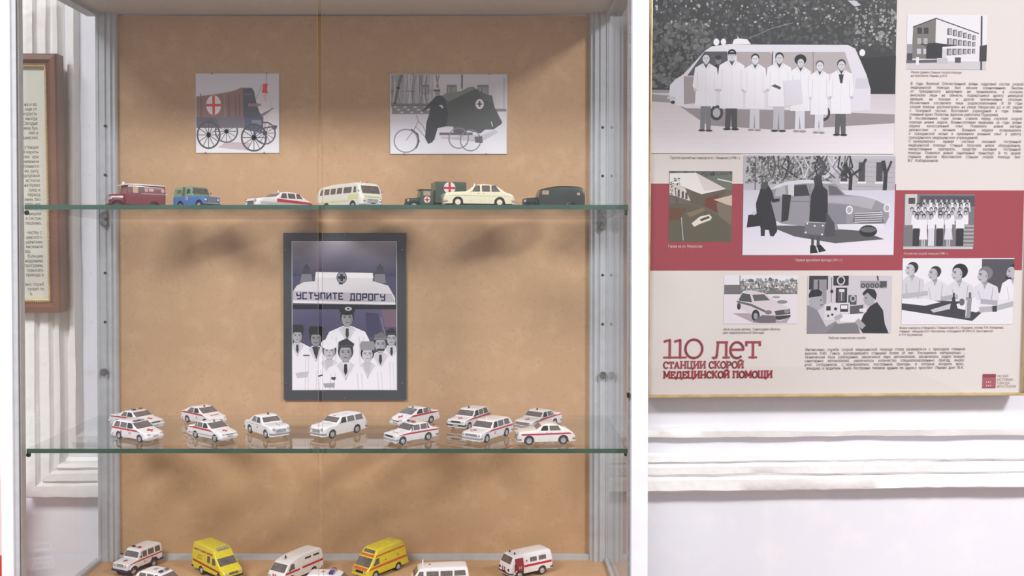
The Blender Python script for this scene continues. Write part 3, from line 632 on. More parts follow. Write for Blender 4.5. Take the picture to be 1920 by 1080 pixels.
def draw_doctors(p):
    p.full((206, 202, 214)); p.rect(720, 45, 1830, 300, (182, 178, 188))
    p.blobs(740, 60, 1400, 250, 1300, 4, 15, 80, 190, 11)
    p.poly([(1330, 70), (1830, 70), (1830, 390), (1540, 340), (1380, 250)], (176, 172, 180))
    for y in range(90, 380, 36): p.line([(1540, y), (1828, y + 8)], 3, 150)
    for x in (1430, 1560, 1690): p.rect(x, 95, x + 48, 240, 84); p.rect(x - 6, 236, x + 58, 252, 214)
    g = random.Random(3)
    for i in range(26): x = g.uniform(900, 1500); p.line([(x, 45), (x + g.uniform(-60, 60), 130), (x + g.uniform(-90, 90), 210)], g.uniform(5, 14), g.choice([66, 82, 96, 200]))
    p.line([(1500, 330), (1505, 190), (1460, 110)], 26, 62); p.line([(1510, 190), (1570, 150), (1612, 75)], 20, 74); p.line([(1440, 190), (1480, 130)], 16, 70); p.line([(1752, 390), (1760, 180), (1740, 90)], 30, 66); p.line([(1760, 190), (1800, 90)], 16, 74)
    p.line([(806, 60), (806, 300)], 5, 96); p.grad(720, 300, 1830, 775, (200, 196, 210), (220, 214, 230))
    p.poly([(900, 560), (1100, 640), (1400, 690), (1760, 660), (1600, 600), (1200, 560)], 100)
    p.poly([(915, 300), (960, 262), (1040, 236), (1180, 222), (1330, 236), (1400, 262), (1470, 335), (1600, 345), (1700, 375), (1790, 420), (1790, 500), (1760, 560), (1700, 590), (1400, 590), (1000, 545), (920, 500)], (150, 147, 156))
    p.poly([(915, 300), (960, 262), (1040, 236), (1180, 222), (1330, 236), (1380, 252), (1180, 250), (1040, 262)], 206)
    p.poly([(1340, 345), (1600, 345), (1690, 375), (1660, 440), (1480, 400), (1340, 390)], (172, 169, 178)); p.poly([(1340, 400), (1470, 410), (1480, 560), (1340, 540)], (138, 135, 144))
    p.poly([(1090, 265), (1180, 258), (1205, 340), (1090, 345)], 74); p.poly([(960, 290), (1020, 262), (1035, 345), (950, 345)], 176); p.poly([(1340, 262), (1400, 275), (1455, 335), (1350, 335)], 110); p.poly([(1045, 262), (1090, 258), (1090, 340), (1050, 345)], 200)
    p.poly([(1005, 330), (1070, 335), (1050, 520), (1000, 535)], 62); p.line([(1060, 380), (1205, 385)], 4, 110); p.line([(1205, 260), (1212, 540)], 4, 104)
    for x, y in ((1498, 445), (1775, 430)): p.ell(x, y, 26, 32, 222, 18); p.ell(x, y, 17, 22, 170, 14)
    p.poly([(1540, 470), (1720, 450), (1760, 540), (1660, 570), (1520, 530)], 120)
    for y in range(470, 540, 16): p.line([(1540, y), (1740, y - 8)], 5, 216)
    p.poly([(1410, 550), (1760, 545), (1760, 580), (1640, 600), (1420, 585)], 214); p.ell(1640, 600, 66, 44, 50, 20); p.ell(1640, 590, 60, 20, 110, 12)
    p.poly([(845, 290), (870, 250), (895, 255), (930, 310), (945, 365), (985, 360), (985, 382), (940, 392), (920, 380), (960, 520), (972, 600), (945, 640), (920, 636), (910, 592), (882, 590), (880, 636), (852, 636), (850, 580), (820, 480), (812, 400)], (58, 57, 64)); p.ell(872, 268, 26, 26, 90, 12)
    p.poly([(758, 482), (850, 470), (856, 560), (748, 575)], 52); p.ell(800, 468, 14, 16, 190, 10)
    p.poly([(1235, 215), (1262, 192), (1290, 215), (1300, 270), (1335, 300), (1340, 460), (1330, 620), (1200, 600), (1208, 460), (1215, 330), (1240, 270)], (60, 59, 66)); p.poly([(1330, 460), (1390, 540), (1400, 640), (1320, 640)], (88, 86, 94)); p.ell(1262, 225, 30, 40, 70, 14)
    p.poly([(1175, 532), (1325, 540), (1315, 632), (1170, 620)], (120, 118, 126)); p.line([(1175, 532), (1325, 540)], 5, 190)
    for x, y in ((1190, 545), (1245, 562), (1305, 560), (1300, 625), (1180, 610)): p.ell(x, y, 8, 7, 230, 8)
    p.rect(1222, 640, 1242, 720, 86); p.rect(1262, 640, 1284, 720, 86); p.poly([(1215, 705), (1252, 705), (1272, 760), (1215, 765)], 46); p.poly([(1262, 700), (1292, 700), (1332, 745), (1280, 758)], 46)
def draw_crowd(p):
    p.full((126, 122, 128)); p.rect(98, 55, 180, 270, (196, 190, 192)); p.rect(120, 80, 166, 122, 84); p.rect(196, 66, 580, 140, (92, 90, 98))
    for i in range(6): p.rect(470, 270 + i * 26, 580, 282 + i * 26, (168, 164, 170))
    g = random.Random(5)
    for row, (y, n, x0, x1) in enumerate(((98, 9, 230, 530), (130, 10, 180, 530), (160, 10, 150, 520), (185, 9, 165, 510))):
        for i in range(n):
            x = x0 + (x1 - x0) * i / (n - 1) + g.uniform(-8, 8)
            p.poly([(x - 16, y + 16), (x + 16, y + 16), (x + 22, y + 80), (x - 22, y + 80)], g.choice([226, 214, 190, 130, 226])); p.ell(x, y, 12, 16, g.choice([50, 66, 90]), 10); p.ell(x, y + 4, 9, 11, g.choice([168, 180, 190]), 10)
    for x, w, lo, sk in ((178, 28, 66, 0), (228, 26, 222, 1), (282, 26, 206, 0), (342, 28, 62, 0), (402, 26, 206, 1), (482, 32, 58, 0)):
        p.poly([(x - w, 232), (x + w, 232), (x + w * .9, 300), (x - w * .9, 300)], 226); p.poly([(x - w * .8, 292), (x + w * .8, 292), (x + w * (1.15 if sk else .8), 370 if sk else 415), (x - w * (1.15 if sk else .8), 370 if sk else 415)], lo)
        if sk: p.rect(x - 12, 368, x - 3, 420, 190); p.rect(x + 3, 368, x + 12, 420, 190)
        p.ell(x, 208, 14, 18, 70, 12); p.ell(x, 213, 10, 13, 180, 12)
    p.rect(88, 418, 575, 436, (190, 186, 192))
def draw_meeting(p):
    p.full((236, 232, 242)); p.rect(632, 497, 860, 760, (92, 88, 96)); p.rect(78, 740, 860, 965, (214, 210, 222))
    def sitter(cx, cy, s, hair, shirt, sk=188, big=0, bot=790):
        p.poly([(cx - s * .5, cy + s), (cx + s * .6, cy + s), (cx + s * 1.9, cy + s * 1.6), (cx + s * 2.3, bot), (cx - s * 2.0, bot), (cx - s * 1.5, cy + s * 1.7)], shirt)
        p.poly([(cx - s * .2, cy + s), (cx + s * .5, cy + s), (cx + s * .1, cy + s * 2)], sk - 14); p.line([(cx + s * 1.3, cy + s * 1.7), (cx + s * 1.1, bot)], s * .1, shirt - 40); p.line([(cx - s * .8, cy + s * 2.2), (cx - s * .4, bot)], s * .1, shirt - 34)
        p.rect(cx - s * .25, cy + s * .4, cx + s * .45, cy + s * 1.2, sk - 30)
        p.ell(cx + s * .2, cy - s * .34, s * (.86 + big), s * (.84 + big), hair, 18); p.ell(cx + s * .5, cy, s * .4, s * .55, hair, 14)
        p.ell(cx - s * .2, cy + s * .1, s * .7, s * .9, sk, 18); p.poly([(cx - s * .9, cy + s * .1), (cx - s * 1.02, cy + s * .3), (cx - s * .8, cy + s * .36)], sk)
        p.ell(cx - s * .5, cy - s * .12, s * .13, s * .08, 60, 8); p.line([(cx - s * .75, cy - s * .3), (cx - s * .35, cy - s * .3)], s * .08, 70); p.line([(cx - s * .75, cy + s * .58), (cx - s * .4, cy + s * .56)], s * .09, 90); p.ell(cx + s * .3, cy + s * .08, s * .12, s * .2, sk - 30, 8)
    sitter(140, 570, 46, 62, 198); sitter(300, 600, 46, 66, 206, 178); sitter(650, 615, 50, 128, 206, 178, .15); sitter(470, 600, 52, 44, 204, 184, .2); sitter(850, 590, 48, 50, 224, 178)
    p.line([(800, 630), (840, 635)], 12, 50); p.line([(360, 780), (460, 765)], 34, 172); p.line([(90, 760), (250, 740)], 32, 178)
    p.poly([(78, 810), (230, 790), (480, 800), (640, 875), (600, 945), (78, 860)], (74, 72, 80)); p.poly([(78, 860), (600, 945), (620, 965), (78, 965)], (224, 220, 232))
    p.poly([(78, 780), (250, 780), (350, 805), (240, 830), (78, 812)], 232); p.poly([(280, 860), (420, 815), (415, 855), (300, 880)], 190); p.poly([(460, 820), (590, 770), (640, 860), (600, 880), (470, 850)], 226)
    p.poly([(570, 945), (640, 880), (860, 840), (860, 965), (600, 965)], 226); p.line([(860, 820), (720, 855), (630, 860)], 40, 176); p.line([(640, 800), (740, 810)], 34, 170); p.rect(715, 832, 745, 876, 70)
    p.rect(428, 770, 452, 850, 70); p.rect(434, 738, 446, 775, 60)
    p.poly([(528, 770), (568, 770), (560, 920), (522, 920)], 148); p.rect(545, 735, 562, 775, 110); p.line([(533, 790), (528, 905)], 6, 214); p.ell(498, 805, 20, 26, 110, 12)
def draw_volga(p):
    p.full((222, 214, 220)); p.rect(582, 100, 1115, 180, (224, 217, 222)); p.rect(580, 170, 750, 240, (122, 116, 120)); p.rect(740, 195, 1115, 240, (124, 118, 120)); p.blobs(700, 130, 1115, 230, 260, 5, 17, 96, 176, 12); p.line([(693, 105), (695, 210)], 5, 96)
    p.rect(580, 240, 1115, 460, (216, 208, 216)); p.poly([(640, 380), (800, 455), (1040, 455), (1070, 400), (900, 380)], (170, 160, 166))
    p.poly([(672, 285), (700, 240), (720, 215), (780, 210), (880, 235), (930, 275), (1060, 345), (1070, 395), (1000, 440), (900, 420), (850, 450), (790, 440), (780, 390), (690, 345), (670, 310)], (206, 196, 202))
    p.poly([(690, 275), (712, 232), (768, 240), (785, 300), (690, 290)], 92); p.poly([(785, 245), (870, 240), (915, 285), (800, 292)], 104); p.poly([(672, 288), (780, 312), (885, 362), (885, 378), (780, 330), (672, 300)], 106)
    p.ell(812, 400, 30, 46, 62, 16); p.ell(812, 402, 15, 24, 160, 12); p.ell(688, 330, 14, 26, 66, 12); p.poly([(950, 365), (1062, 350), (1066, 388), (960, 398)], 90); p.ell(905, 375, 26, 16, 126, 12); p.ell(1040, 368, 20, 16, 140, 12)
    p.poly([(880, 408), (1068, 395), (1066, 412), (990, 432), (880, 422)], 70); p.ell(1005, 298, 40, 14, 140, 10); p.ell(960, 262, 30, 10, 160, 10)
    p.poly([(790, 440), (850, 455), (960, 455), (960, 400), (860, 395)], (120, 112, 120))
def draw_radio(p):
    p.full((196, 190, 198)); p.rect(1202, 108, 1340, 210, 70); p.rect(1235, 135, 1330, 320, (150, 146, 152)); p.rect(1265, 140, 1275, 310, 60)
    p.rect(1378, 108, 1490, 180, 62); p.ring(1434, 142, 30, 34, 10, 190); p.rect(1398, 195, 1480, 305, 56); p.rect(1412, 205, 1465, 296, 96); p.rect(1422, 206, 1460, 226, 216); p.line([(1440, 230), (1440, 290)], 5, 190)
    p.rect(1575, 145, 1770, 200, 150)
    for i in range(5): p.ring(1595 + i * 34, 180, 15, 16, 7, 60)
    p.rect(1720, 148, 1768, 190, 90); p.line([(1700, 112), (1705, 140)], 12, 80); p.line([(1366, 120), (1366, 300)], 4, 90); p.ell(1368, 222, 12, 14, 60, 10)
    p.rect(1490, 250, 1550, 320, 90); p.ell(1524, 275, 22, 26, 176, 14); p.ell(1524, 275, 12, 14, 80, 10)
    p.poly([(1318, 312), (1500, 305), (1502, 380), (1400, 430), (1318, 430)], (206, 202, 208)); p.rect(1330, 330, 1362, 362, 62); p.rect(1432, 318, 1490, 372, 66); p.rect(1438, 324, 1484, 350, 226); p.ell(1398, 350, 12, 12, 60, 10); p.ell(1375, 392, 9, 9, 60, 8); p.ell(1345, 400, 9, 9, 70, 8)
    p.poly([(1502, 330), (1600, 320), (1600, 380), (1505, 390)], 100); p.poly([(1440, 390), (1600, 390), (1600, 445), (1430, 445)], 220)
    p.poly([(1192, 530), (1192, 320), (1260, 350), (1330, 480), (1400, 440), (1425, 470), (1340, 530)], (140, 136, 144)); p.poly([(1200, 300), (1215, 245), (1290, 235), (1305, 290), (1310, 335), (1270, 360), (1210, 330)], 168); p.poly([(1200, 245), (1215, 212), (1270, 205), (1300, 228), (1290, 255), (1202, 268)], 52)
    p.ell(1290, 285, 7, 5, 60, 8); p.line([(1285, 322), (1308, 320)], 5, 80)
    p.poly([(1330, 530), (1400, 460), (1560, 450), (1580, 530)], 128)
    p.poly([(1600, 528), (1570, 480), (1600, 400), (1650, 330), (1700, 300), (1745, 360), (1760, 460), (1790, 530)], (56, 54, 62)); p.poly([(1605, 250), (1640, 230), (1680, 260), (1680, 310), (1640, 330), (1610, 312), (1600, 285)], 166); p.poly([(1592, 235), (1625, 200), (1680, 208), (1698, 245), (1690, 285), (1660, 262), (1630, 232), (1600, 255)], 58)
    p.line([(1560, 440), (1600, 480)], 40, 162); p.line([(1400, 420), (1440, 400)], 30, 170); p.ell(1620, 270, 6, 5, 50, 8); p.poly([(1570, 350), (1620, 345), (1625, 375), (1575, 372)], 210)
# ------------------------------------------------------------------ pictures in the case
def sheet_bm(w, h, t):                                            # sheet hanging from its top-left corner
    bm = bmesh.new(); box(bm, 0, w, 0, t, -h, 0); return bm
M_paper = mat('photo_paper', rgb(216, 213, 218), .4, noise=[(12, 2, rgb(210, 207, 212), .4, .7)])
def case_photo(name, px, view, draw, lab):
    a = at_y(px[0], px[1], BY - .002); b = at_y(px[2], px[3], BY - .002); w, h = b.x - a.x, a.z - b.z
    t = empty(name, (a.x, BY - .002, a.z)); tag(t, lab, 'photograph')
    finish('paper_sheet', sheet_bm(w, h, .0018), M_paper, t)
    p = Print(view, (w * .985, h * .985), (w * .0075, -h * .0075)); p.d = .0002; p.gain = 1.17; p.con = 1.06; draw(p); p.build('printed_image', t)
    for fx, fz in ((.2, -.004), (.85, -.004), (.12, -.996), (.82, -.996)):
        bm = bmesh.new(); lathe(bm, [(.0011, -.003), (.0016, -.0025), (.0006, -.002), (.0005, .0005)], 8, org=(w * fx, 0, h * fz)); finish('map_pin', bm, M_pin, t)
    return t
case_photo('pinned_photograph', (366.5, 137.5, 524, 287), (105, 105, 1050, 1000), draw_wagon, 'pinned photograph of a horse-drawn ambulance wagon with a red cross')
case_photo('pinned_photograph', (731, 139, 951, 289), (65, 110, 1385, 1010), draw_tricycle, 'pinned grey photograph of a cycle ambulance in the snow')
a = at_y(531, 437, BY - .006); b = at_y(761.5, 749.5, BY - .006); w, h = b.x - a.x, a.z - b.z
t = empty('mounted_photograph', (a.x, BY - .006, a.z)); tag(t, 'large group portrait on black board under a roof sign', 'photograph')
finish('black_mount', sheet_bm(w, h, .0058), mat('black_card', rgb(52, 54, 62), .5, noise=[(6, 3, rgb(60, 62, 70), .4, .8)]), t)
pa = at_y(548, 453.5, BY - .006); pb = at_y(743.5, 730.5, BY - .006)
p = Print((92, 78, 730, 983), (pb.x - pa.x, pa.z - pb.z), (pa.x - a.x, pa.z - a.z)); p.d = .0009; p.con = 1.15; draw_group(p); p.build('printed_image', t)
bm = bmesh.new(); m0 = .0012; box(bm, pa.x - a.x - m0, pb.x - a.x + m0, -.0007, .001, pb.z - a.z - m0, pa.z - a.z + m0); finish('photo_border', bm, M_paper, t)
for fx, fz in ((.02, -.1), (.97, -.1), (.02, -.9), (.97, -.9), (.5, -.01), (.5, -.99)):
    bm = bmesh.new(); lathe(bm, [(.0011, -.002), (.0016, -.0015), (.0006, -.001), (.0005, .0005)], 8, org=(w * fx, 0, h * fz)); finish('map_pin', bm, M_pin, t)

# ------------------------------------------------------------------ poster on the wall, leaning forward a little at the top
LEAN = R(2.0)
UPV = (Vector((0, 0, 1)) * math.cos(LEAN) + NV * math.sin(LEAN)).normalized()
PN = RV.cross(UPV).normalized()                                   # towards the viewer or away
if PN.dot(NV) < 0: PN = -PN
PB = W0 + NV * .036; s0 = unproject(1214, 740, PB, NV)
PO = s0.copy()
def on_poster(px, py):
    q = unproject(px, py, PO, PN) - PO; return q.dot(RV), q.dot(UPV)
PM = Matrix(((RV.x, -PN.x, UPV.x, PO.x), (RV.y, -PN.y, UPV.y, PO.y), (RV.z, -PN.z, UPV.z, PO.z), (0, 0, 0, 1)))
poster = empty('framed_poster', matrix=PM); tag(poster, 'large gold-framed anniversary poster with archive photographs and red band', 'poster')
PX1, _ = on_poster(1919, 560); PX0 = 0.0; _, PZ1 = on_poster(1500, -110); PZ0 = 0.0
bm = bmesh.new(); box(bm, PX0, PX1, 0, .02, PZ0, PZ1); finish('backing_board', bm, mat('backing_board', rgb(200, 196, 190), .7, noise=[(9, 2, rgb(190, 186, 180), .4, .7)]), poster)
CREAM = (236, 226, 224)
def poster_rect(x0, y0, x1, y1):
    xc, yc = (x0 + x1) / 2, (y0 + y1) / 2
    return on_poster(x0, yc)[0], on_poster(x1, yc)[0], on_poster(xc, y0)[1], on_poster(xc, y1)[1]
p = Print((0, 0, 1, 1), (PX1, PZ1), (0, PZ1)); p.d = .0002; p.full(CREAM); p.build('printed_sheet', poster)
def pprint(name, x0, y0, x1, y1, view, d):
    u0, u1, v0, v1 = poster_rect(x0, y0, x1, y1); q = Print(view, (u1 - u0, v0 - v1), (u0, v0)); q.d = d; return q
RED = (168, 62, 76)
p = pprint('red_band', 1216, 345, 1918, 507, (0, 0, 1, 1), .0005)
p.poly([(0, 0), (.655, 0), (.655, .07), (1, .07), (1, 1), (0, 1)], RED); p.build('red_band', poster)
def pphoto(x0, y0, x1, y1, view, draw, border=0):
    if border: q = pprint('', x0 - border, y0 - border, x1 + border, y1 + border, (0, 0, 1, 1), .0007); q.full((232, 226, 230)); q.build('photo_border', poster)
    q = pprint('', x0, y0, x1, y1, view, .0009); q.con = 1.28; draw(q); return q.build('printed_photo', poster)
tag(pphoto(1220, -17, 1678.5, 288, (36, -60, 1688, 1040), draw_van_staff), 'staff in white coats before a white van')
tag(pphoto(1700, 28, 1850, 130.5, (103, 97, 627, 455), draw_building), 'three-storey office building')
tag(pphoto(1254, 321, 1372, 453, (172, 160, 636, 680), draw_garage), 'garage yard seen from above')
tag(pphoto(1393, 292, 1677, 478.5, (720, 48, 1832, 778), draw_doctors), 'two figures with cases beside a saloon car in snow')
tag(pphoto(1694, 364, 1826, 467, (90, 55, 580, 436), draw_crowd), 'crowd posing on steps')
tag(pphoto(1691, 484, 1900, 608, (78, 490, 860, 965), draw_meeting), 'five people at a meeting table')
tag(pphoto(1357, 516, 1495, 607, (578, 100, 1117, 460), draw_volga), 'estate car ambulance in snow')
tag(pphoto(1513, 517, 1671, 625, (1190, 108, 1806, 530), draw_radio), 'two people in a radio room')
INK = (118, 98, 98); WINK = (236, 214, 214)
def pcaption(lines, x, y, size, dy, col, fits):
    q = pprint('', 1216, 0, 1918, 738, (1216, 0, 1918, 738), .0012)
    for i, (s, f) in enumerate(zip(lines, fits)): q.text(s, x, y + i * dy, size, col, fit=f); q.d = .0012
    return q.build('caption', poster)
pcaption(['Группа врачей на конкурсе в г. Иваново (1978 г.)'], 1255, 295, 6.5, 8, INK, [129])
pcaption(['Гараж на ул. Некрасова'], 1253, 460.5, 7.5, 8, WINK, [63])
pcaption(['Первая врачебная бригада (1931 г.)'], 1490, 486.5, 7, 8, WINK, [88])
pcaption(['Коллектив скорой помощи (1980 г.)'], 1694, 474, 6.5, 8, WINK, [84])
pcaption(['Новое здание станции скорой помощи', 'на проспекте Ленина д.18 А'], 1700, 134, 6, 6.5, INK, [95, 68])
pcaption(['«Все лучшее детям». Санитарная «Волга»', 'для педиатрической бригады'], 1357, 616.5, 6.5, 6.3, INK, [107, 77])
pcaption(['Рабочая техническая служба'], 1555.5, 633.5, 6.5, 7, INK, [70])
pcaption(['Жюри конкурса (г.Иваново). Главный врач А.С. Кошанов, хозяин Л.Н. Калинкина,', 'главный фельдшер И.Л. Максимова, сотрудники ЯГМИ Н.Л. Христенской', 'и Л.Н. Круженкова'], 1689, 615, 6.2, 6.4, INK, [199, 178, 44])
q = pprint('', 1216, 0, 1918, 738, (1216, 0, 1918, 738), .0012)
col1 = '''В годы Великой Отечественной войны кадровый состав скорой
медицинской помощи был весьма ограниченным. Вызовы
от гражданского населения не принимались, а «скорая»
выезжала лишь на объекты, подвергшиеся налету немецкой
авиации, на пожары и другие чрезвычайные ситуации.
Исключение составляло лишь родовспоможение. В 30 годы
скорая помощь располагалась на улице Некрасова д.2 и об. рядом
с пожарной частью. Возглавлял учреждение в годы войны
главный врач Лопатин, врачом работала Пудорева.
В послевоенные годы жизнь ставила перед службой скорой
помощи новые задачи. Военно-полевая медицина за годы войны
обрела колоссальный опыт. Появились новые методы
диагностики и лечения. Военные медики возвращались
к гражданской жизни и применяли военный опыт в работу
гражданских медицинских учреждений.
Сформировалась единая система оказания экстренной
медицинской помощи. Станция получала новое оборудование,
лекарственные препараты, средства оказания экстренной
помощи. Появился новый санитарный транспорт. В то время
главным врачом Ярославской станции скорой помощи был
В.Г. Кабаршинов.'''.split('\n')
for i, s in enumerate(col1):
    f = {8: 168, 14: 131, 20: 58}.get(i, 212); q.d = .0012
    q.text(s, 1700 - i * .1, 155.5 + i * 7.18, 7.4, INK, fit=f, just=f == 212, w_ratio=.8)
q.build('text_block', poster)
q = pprint('', 1216, 0, 1918, 738, (1216, 0, 1918, 738), .0012)
col2 = '''Интенсивно служба скорой медицинской помощи стала развиваться с приходом главным
врачом Н.Ю. Генса, руководившего станцией более 20 лет. Улучшились материально -
техническая база учреждения, увеличился парк автомобилей, закончилась радиофикация
санитарных автомобилей, увеличилось количество специализированных бригад, вырос
штат сотрудников, сформировались постоянные бригады, в которые входили врач,
фельдшер и водитель. Было построено типовое здание по адресу проспект Ленина дом 18-А.'''.split('\n')
for i, s in enumerate(col2): q.d = .0012; q.text(s, 1512 - i * .3, 656 + i * 7.1, 7.6, INK, fit=303, just=True, w_ratio=.82)
q.build('text_block', poster)
q = pprint('', 1216, 0, 1918, 738, (1216, 0, 1918, 738), .0012)
HR = (166, 56, 70)
x = slab(q, '110', 1247, 633.5, 35, HR, 4.4, 75); slab(q, 'лет', 1338, 637, 32, HR, 4.4, 92)
slab(q, 'СТАНЦИИ СКОРОЙ', 1246.5, 675.5, 12.4, HR, 2.6, 151); slab(q, 'МЕДЕЦИНСКОЙ ПОМОЩИ', 1246.5, 694, 12.4, HR, 2.6, 205)
q.build('heading', poster)
q = pprint('', 1216, 0, 1918, 738, (1216, 0, 1918, 738), .0012)
q.rect(1850, 702, 1875.5, 729, (176, 92, 104)); q.rect(1850.5, 703, 1875, 708.5, (142, 56, 72)); q.rect(1849.5, 727, 1874.5, 729, (160, 74, 88))
for j in range(2):
    for i in range(3): q.ell(1858 + i * 3.6, 717.5 + j * 7, 1.1, 1.2, (236, 214, 214), 8)
for i, s in enumerate(('МУЗЕЙ', 'ИСТОРИИ', 'ГОРОДА', 'ЯРОСЛАВЛЯ')): q.text(s, 1878, 708.5 + i * 6.6, 6.6, (186, 150, 154), fit=(21, 30, 25, 36)[i])
q.build('museum_logo', poster)
# frame rails and glazing
for nm, (x0, x1, z0, z1) in {'a': (-.003, PX1 + .003, -.005, 0), 'b': (-.003, PX1 + .003, PZ1, PZ1 + .005), 'c': (-.003, .001, 0, PZ1), 'd': (PX1, PX1 + .003, 0, PZ1)}.items():
    bm = bmesh.new(); box(bm, x0, x1, -.011, .022, z0, z1, .0012); finish('frame_rail', bm, M_gold, poster, smooth=40)
bm = bmesh.new(); box(bm, .001, PX1, -.010, -.008, 0, PZ1); finish('glazing', bm, M_glass, poster)

# ------------------------------------------------------------------ brown framed text at the left, seen through the side glass
FB = W0 + NV * .045; q0 = unproject(-230, 586, FB, NV)
LN2 = R(1.6); UP2 = (Vector((0, 0, 1)) * math.cos(LN2) + NV * math.sin(LN2)).normalized(); N2 = RV.cross(UP2).normalized()
if N2.dot(NV) < 0: N2 = -N2
def on_frame(px, py):
    v = unproject(px, py, q0, N2) - q0; return v.dot(RV), v.dot(UP2)
FM = Matrix(((RV.x, -N2.x, UP2.x, q0.x), (RV.y, -N2.y, UP2.y, q0.y), (RV.z, -N2.z, UP2.z, q0.z), (0, 0, 0, 1)))
ft = empty('framed_text', matrix=FM); tag(ft, 'framed text sheet in brown wooden frame with beaded gold lip', 'framed text')
fx1 = on_frame(116, 400)[0]; fz1 = on_frame(80, 102)[1]; bw = .029
bm = bmesh.new(); box(bm, .01, fx1 - .01, .0, .012, .01, fz1 - .01); finish('backing_board', bm, M_paper, ft)
def mitre(bm, prof, x0, x1, z0, z1, side):
    """prof (distance in from the outer edge, -y height)"""
    C = [(x0, z0, 1, 1), (x1, z0, -1, 1), (x1, z1, -1, -1), (x0, z1, 1, -1)]
    a, b = C[side], C[(side + 1) % 4]
    ra = [bm.verts.new((a[0] + a[2] * d, -h, a[1] + a[3] * d)) for d, h in prof]; rb = [bm.verts.new((b[0] + b[2] * d, -h, b[1] + b[3] * d)) for d, h in prof]
    n = len(prof)
    for i in range(n): bm.faces.new((ra[i], ra[(i + 1) % n], rb[(i + 1) % n], rb[i]))
    bm.faces.new(ra); bm.faces.new(rb)
for s in range(4):
    bm = bmesh.new(); mitre(bm, [(0, -.022), (0, .012), (.003, .016), (.012, .017), (.019, .010), (.0225, .012), (.0225, -.01)], 0, fx1, 0, fz1, s); finish('frame_rail', bm, M_brown, ft, smooth=35)
    bm = bmesh.new(); mitre(bm, [(.0225, -.005), (.0225, .011), (.0245, .012), (.0255, .009), (.027, .008), (.027, -.002)], 0, fx1, 0, fz1, s); finish('gold_lip', bm, M_gold, ft)
# beads of the lip: too many to pick apart one by one
bm = bmesh.new()
nz = int((fz1 - .05) / .0042)
for i in range(nz): bmesh.ops.create_icosphere(bm, subdivisions=1, radius=.0014, matrix=Matrix.Translation((fx1 - .0215, -.0125, .025 + i * .0042)))
for z in (.0215, fz1 - .0215):
    for i in range(46): bmesh.ops.create_icosphere(bm, subdivisions=1, radius=.0014, matrix=Matrix.Translation((fx1 - .025 - i * .0042, -.0125, z)))
tag(finish('bead_row', bm, M_gold, ft), kind='stuff')
w_, h_ = fx1 - 2 * bw, fz1 - 2 * bw
p = Print((0, 0, 1, 1), (w_ + .004, h_ + .004), (bw - .002, fz1 - bw + .002)); p.d = .001; p.full((226, 224, 214))
p.build('text_sheet', ft)
ax, _ = on_frame(-230, 340); u0 = on_frame(38, 340)[0]; u1 = on_frame(100, 340)[0]; v0 = on_frame(70, 100)[1]; v1 = on_frame(70, 600)[1]
p = Print((38, 100, 100, 600), (u1 - u0, v0 - v1), (u0, v0)); p.d = .0016
frag = ['на и во', 'ощи от', 'скорость', '- иногда', 'Сегодня', 'дима без', 'лей и', 'цинских', '', 'станции', 'й кареты', 'камфары', 'ременным', 'тренного', 'му делу,', 'городовой', 'истоков', 'на более', 'пред и', 'период', 'мым, без', 'реди них', '', 'ницкая', 'в сестры', 'лешкина.', '', 'честву с', 'цинского', 'удентами', 'енсивной', 'ва).', 'большие', 'недрению', 'программ,', 'повысить', 'приезда в', '', 'вых служб', 'тупает по', 'в.']
for i, s in enumerate(('и', 'ы')): p.text(s, 43.5, 160 + i * 12, 11, (96, 60, 62), align='r', w_ratio=.75)
p.build('printed_heading', ft)
p = Print((38, 100, 100, 600), (u1 - u0, v0 - v1), (u0, v0)); p.d = .0016
for i, s in enumerate(frag):
    if s: p.text(s, 72 + i * .19 - (22 if s in ('ва).', 'в.') else 0), 197.5 + i * 8.88, 8.8, (112, 106, 106), align='r', w_ratio=.78); p.d = .0016
p.build('printed_text', ft)
bm = bmesh.new(); box(bm, .02, fx1 - .02, -.0055, -.004, .02, fz1 - .02); finish('glazing', bm, M_glass, ft)
# ------------------------------------------------------------------ model ambulances (real-car metres, scaled down when placed)
SC = 1 / 45.0
M_white = mat('white_enamel', rgb(240, 235, 238), .22, coat=.4, noise=[(300, 2, rgb(235, 230, 233), .4, .7)])
M_glassdk = mat('tinted_window', rgb(112, 102, 100), .08, spec=.8, noise=[(160, 2, rgb(90, 82, 82), .35, .7)])
M_open = mat('dark_window', rgb(34, 28, 34), .15, noise=[(160, 2, rgb(46, 40, 44), .4, .7)])
M_tyre = mat('tyre_rubber', rgb(40, 38, 46), .7, noise=[(200, 2, rgb(52, 50, 58), .4, .7)])
M_hub = mat('hubcap_chrome', rgb(206, 204, 204), .25, metal=.5, noise=[(200, 2, rgb(186, 184, 184), .4, .7)])
M_chrome = mat('chrome', rgb(212, 210, 212), .15, metal=.8, noise=[(150, 2, rgb(186, 184, 188), .4, .7)])
M_redp = mat('red_paint', rgb(196, 40, 56), .3, noise=[(200, 2, rgb(184, 34, 50), .4, .7)])
M_blue = mat('blue_lamp', rgb(44, 40, 120), .2, coat=.4, noise=[(200, 2, rgb(54, 50, 134), .4, .7)])
M_amber = mat('red_lamp', rgb(176, 58, 52), .2, coat=.4, noise=[(200, 2, rgb(160, 48, 44), .4, .7)])
M_cream = mat('cream_enamel', rgb(238, 230, 200), .22, coat=.4, noise=[(300, 2, rgb(232, 224, 194), .4, .7)])
M_lens = mat('headlamp_lens', rgb(216, 214, 218), .1, metal=.3, noise=[(300, 2, rgb(186, 184, 190), .4, .7)])
M_seam = mat('panel_seam', rgb(120, 112, 116), .6, noise=[(90, 2, rgb(110, 102, 106), .4, .7)])
